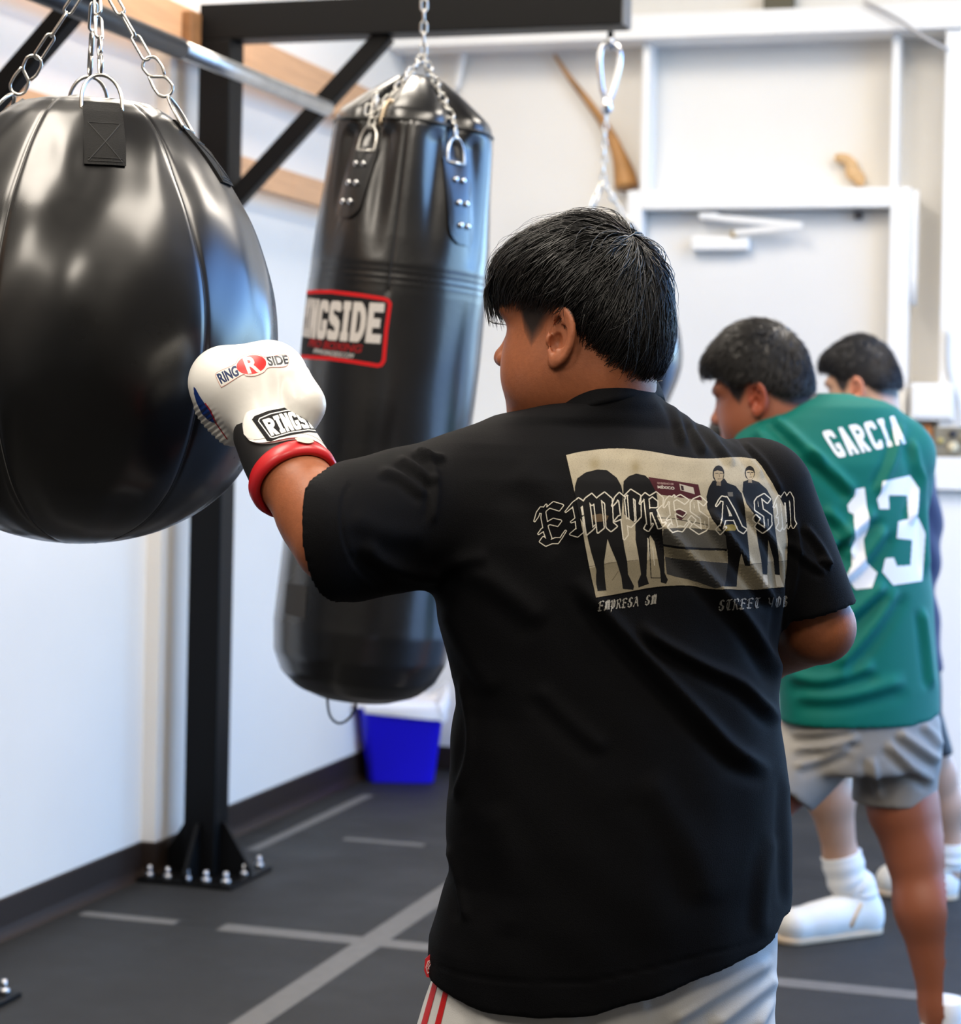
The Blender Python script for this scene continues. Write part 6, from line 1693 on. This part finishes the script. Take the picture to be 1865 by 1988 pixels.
G = loft(x, y, z, px_rows([(800, 1670, 1740, .06), (820, 1630, 1765, .09), (845, 1610, 1786, .10), (880, 1598, 1804, .11), (920, 1592, 1816, .118), (970, 1592, 1825, .12), (1020, 1598, 1830, .12), (1080, 1604, 1827, .12), (1150, 1608, 1816, .122), (1190, 1608, 1822, .125), (1245, 1606, 1828, .13), (1300, 1604, 1828, .13)], ND, 0), 2.2, shear=.1)
G = smin(G, cone(x, y, z, PC(1665, 900, 5.68), PC(1618, 1010, 5.65), .066, .056), .03)
V, Q = sf.mesh(G, 3); N = vnormals(V, Q)
V = V + N * (.004 * np.sin(V[:, 2] * 47 + V[:, 0] * 60))[:, None]
add('shirt', c2w(V), Q, mat('navy cotton', (.010, .022, .075), .8, sheen=.15), nav, True)
qf = Field((.72, 5.40, -.94), (1.40, 6.2, -.54), .009); x, y, z = qf.X, qf.Y, qf.Z
G = loft(x, y, z, px_rows([(1270, 1612, 1822, .12), (1330, 1608, 1826, .125), (1390, 1605, 1826, .125)], ND, 0), 2.2)
G = smax(G, PC(1700, 1390, ND)[2] - z, .01)
G = smin(G, cone(x, y, z, PC(1680, 1370, 5.70), PC(1622, 1470, 5.58), .095, .085), .03); G = smin(G, cone(x, y, z, PC(1755, 1370, 5.82), PC(1792, 1470, 5.96), .095, .085), .03)
G = smax(G, PC(1650, 1492, 5.65)[2] - z, .004)
V, Q = qf.mesh(G, 3); add('shorts', c2w(V), Q, mat('black nylon shorts', (.006, .006, .007), .5), nav, True)
for (a, toe, heel, sh, ao) in ((nLa, on_floor(1508, 1832), on_floor(1705, 1806), .11, .075), (nRa, on_floor(1692, 1733), on_floor(1860, 1745), .11, .04)):
    tc, hc_ = w2c(np.array(toe)), w2c(np.array(heel))
    so = shoe(nav, 'boot', tc, hc_, -CAMZ, .095, sh, whiteleather, solem)
    ank = hc_ + (tc - hc_) / np.linalg.norm(tc - hc_) * ao; ank[2] = -CAMZ
    top = a + np.array([0, 0, .010]); P = [ank + np.array([0, 0, .085]), ank + np.array([0, 0, .12]), ank * .45 + top * .55 + np.array([0, 0, .02]), top]
    P = smooth_curve(np.array(P), 26); rad = np.interp(np.linspace(0, 1, 26), [0, .4, 1], [.050, .052, .056]) + .0022 * np.sin(np.arange(26) * 1.5)
    v, f = tube_vf(c2w(P), rad, 28); add('sock', v, f, sockm, nav, True)
    # counter stripe of the boot
P = smooth_curve(np.array([PC(1672, 1755, 5.48), PC(1660, 1780, 5.46), PC(1652, 1800, 5.46)]), 8); v, f = tube_vf(c2w(P), .006, 8); add('boot_stripe', v, f, solem, nav, True)
# shoes of the puncher (below the frame)
for a in (footL, footR):
    fl_ = np.array([a[0], a[1], -CAMZ]); shoe(boy, 'shoe', fl_ + np.array([-.10, .19, 0]), fl_ + np.array([.03, -.04, 0]), -CAMZ, .09, .09, whiteleather, solem)

def simple_glove(wrist, d, label, m_mitt, m_cuff, m_rim):
    """closed boxing glove on a wrist, thumb folded on the upper side"""
    wrist = np.asarray(wrist, float); t, a, b = frame_of(d)
    H = Field((-.09, -.09, -.03), (.09, .09, .20), .005); x, y, z = H.X, H.Y, H.Z
    G = cone(x, y, z, (0, 0, .085), (0, .012, .125), .050, .044)
    G = smin(G, cone(x, y, z, (-.02, .0, .115), (.02, .0, .118), .042, .042), .02)
    G = smin(G, cone(x, y, z, (.0, .045, .060), (.006, .052, .105), .020, .022), .008)
    V, Q = H.mesh(G, 2); W_ = wrist + V[:, :1] * a + V[:, 1:2] * b + V[:, 2:3] * t
    o = thing('boxing_glove', tuple(float(q) for q in c2w(wrist)), label, 'boxing glove')
    add('mitt', c2w(W_), Q, m_mitt, o, True)
    v, f = tube_vf(c2w(np.array([wrist + t * q for q in (-.015, 0, .03, .065)])), [.046, .046, .044, .042], 24); add('cuff', v, f, m_cuff, o, True)
    P = [wrist - t * .016 + .0445 * (math.cos(k) * a + math.sin(k) * b) for k in np.linspace(0, 2 * math.pi, 28, endpoint=False)]
    v, f = tube_vf(c2w(np.array(P)), .0065, 8, closed=True); add('rim', v, f, m_rim, o, True)
    return o
simple_glove(WRR, WRR - FRR, 'white boxing glove on the other hand, held in front of the black T-shirt', gl_white, gl_black, gl_red)
dgl = MATS['dark glove leather']
simple_glove(PC(1560, 930, 4.92), PC(1560, 930, 4.92) - PC(1745, 1040, 4.72), 'dark grey boxing glove held before the chest of the jersey wearer', dgl, gl_black, gl_black)
simple_glove(PC(1540, 930, 5.80), PC(1540, 930, 5.80) - PC(1610, 1040, 5.64), 'dark boxing glove raised by the person in the navy shirt', dgl, gl_black, gl_black)
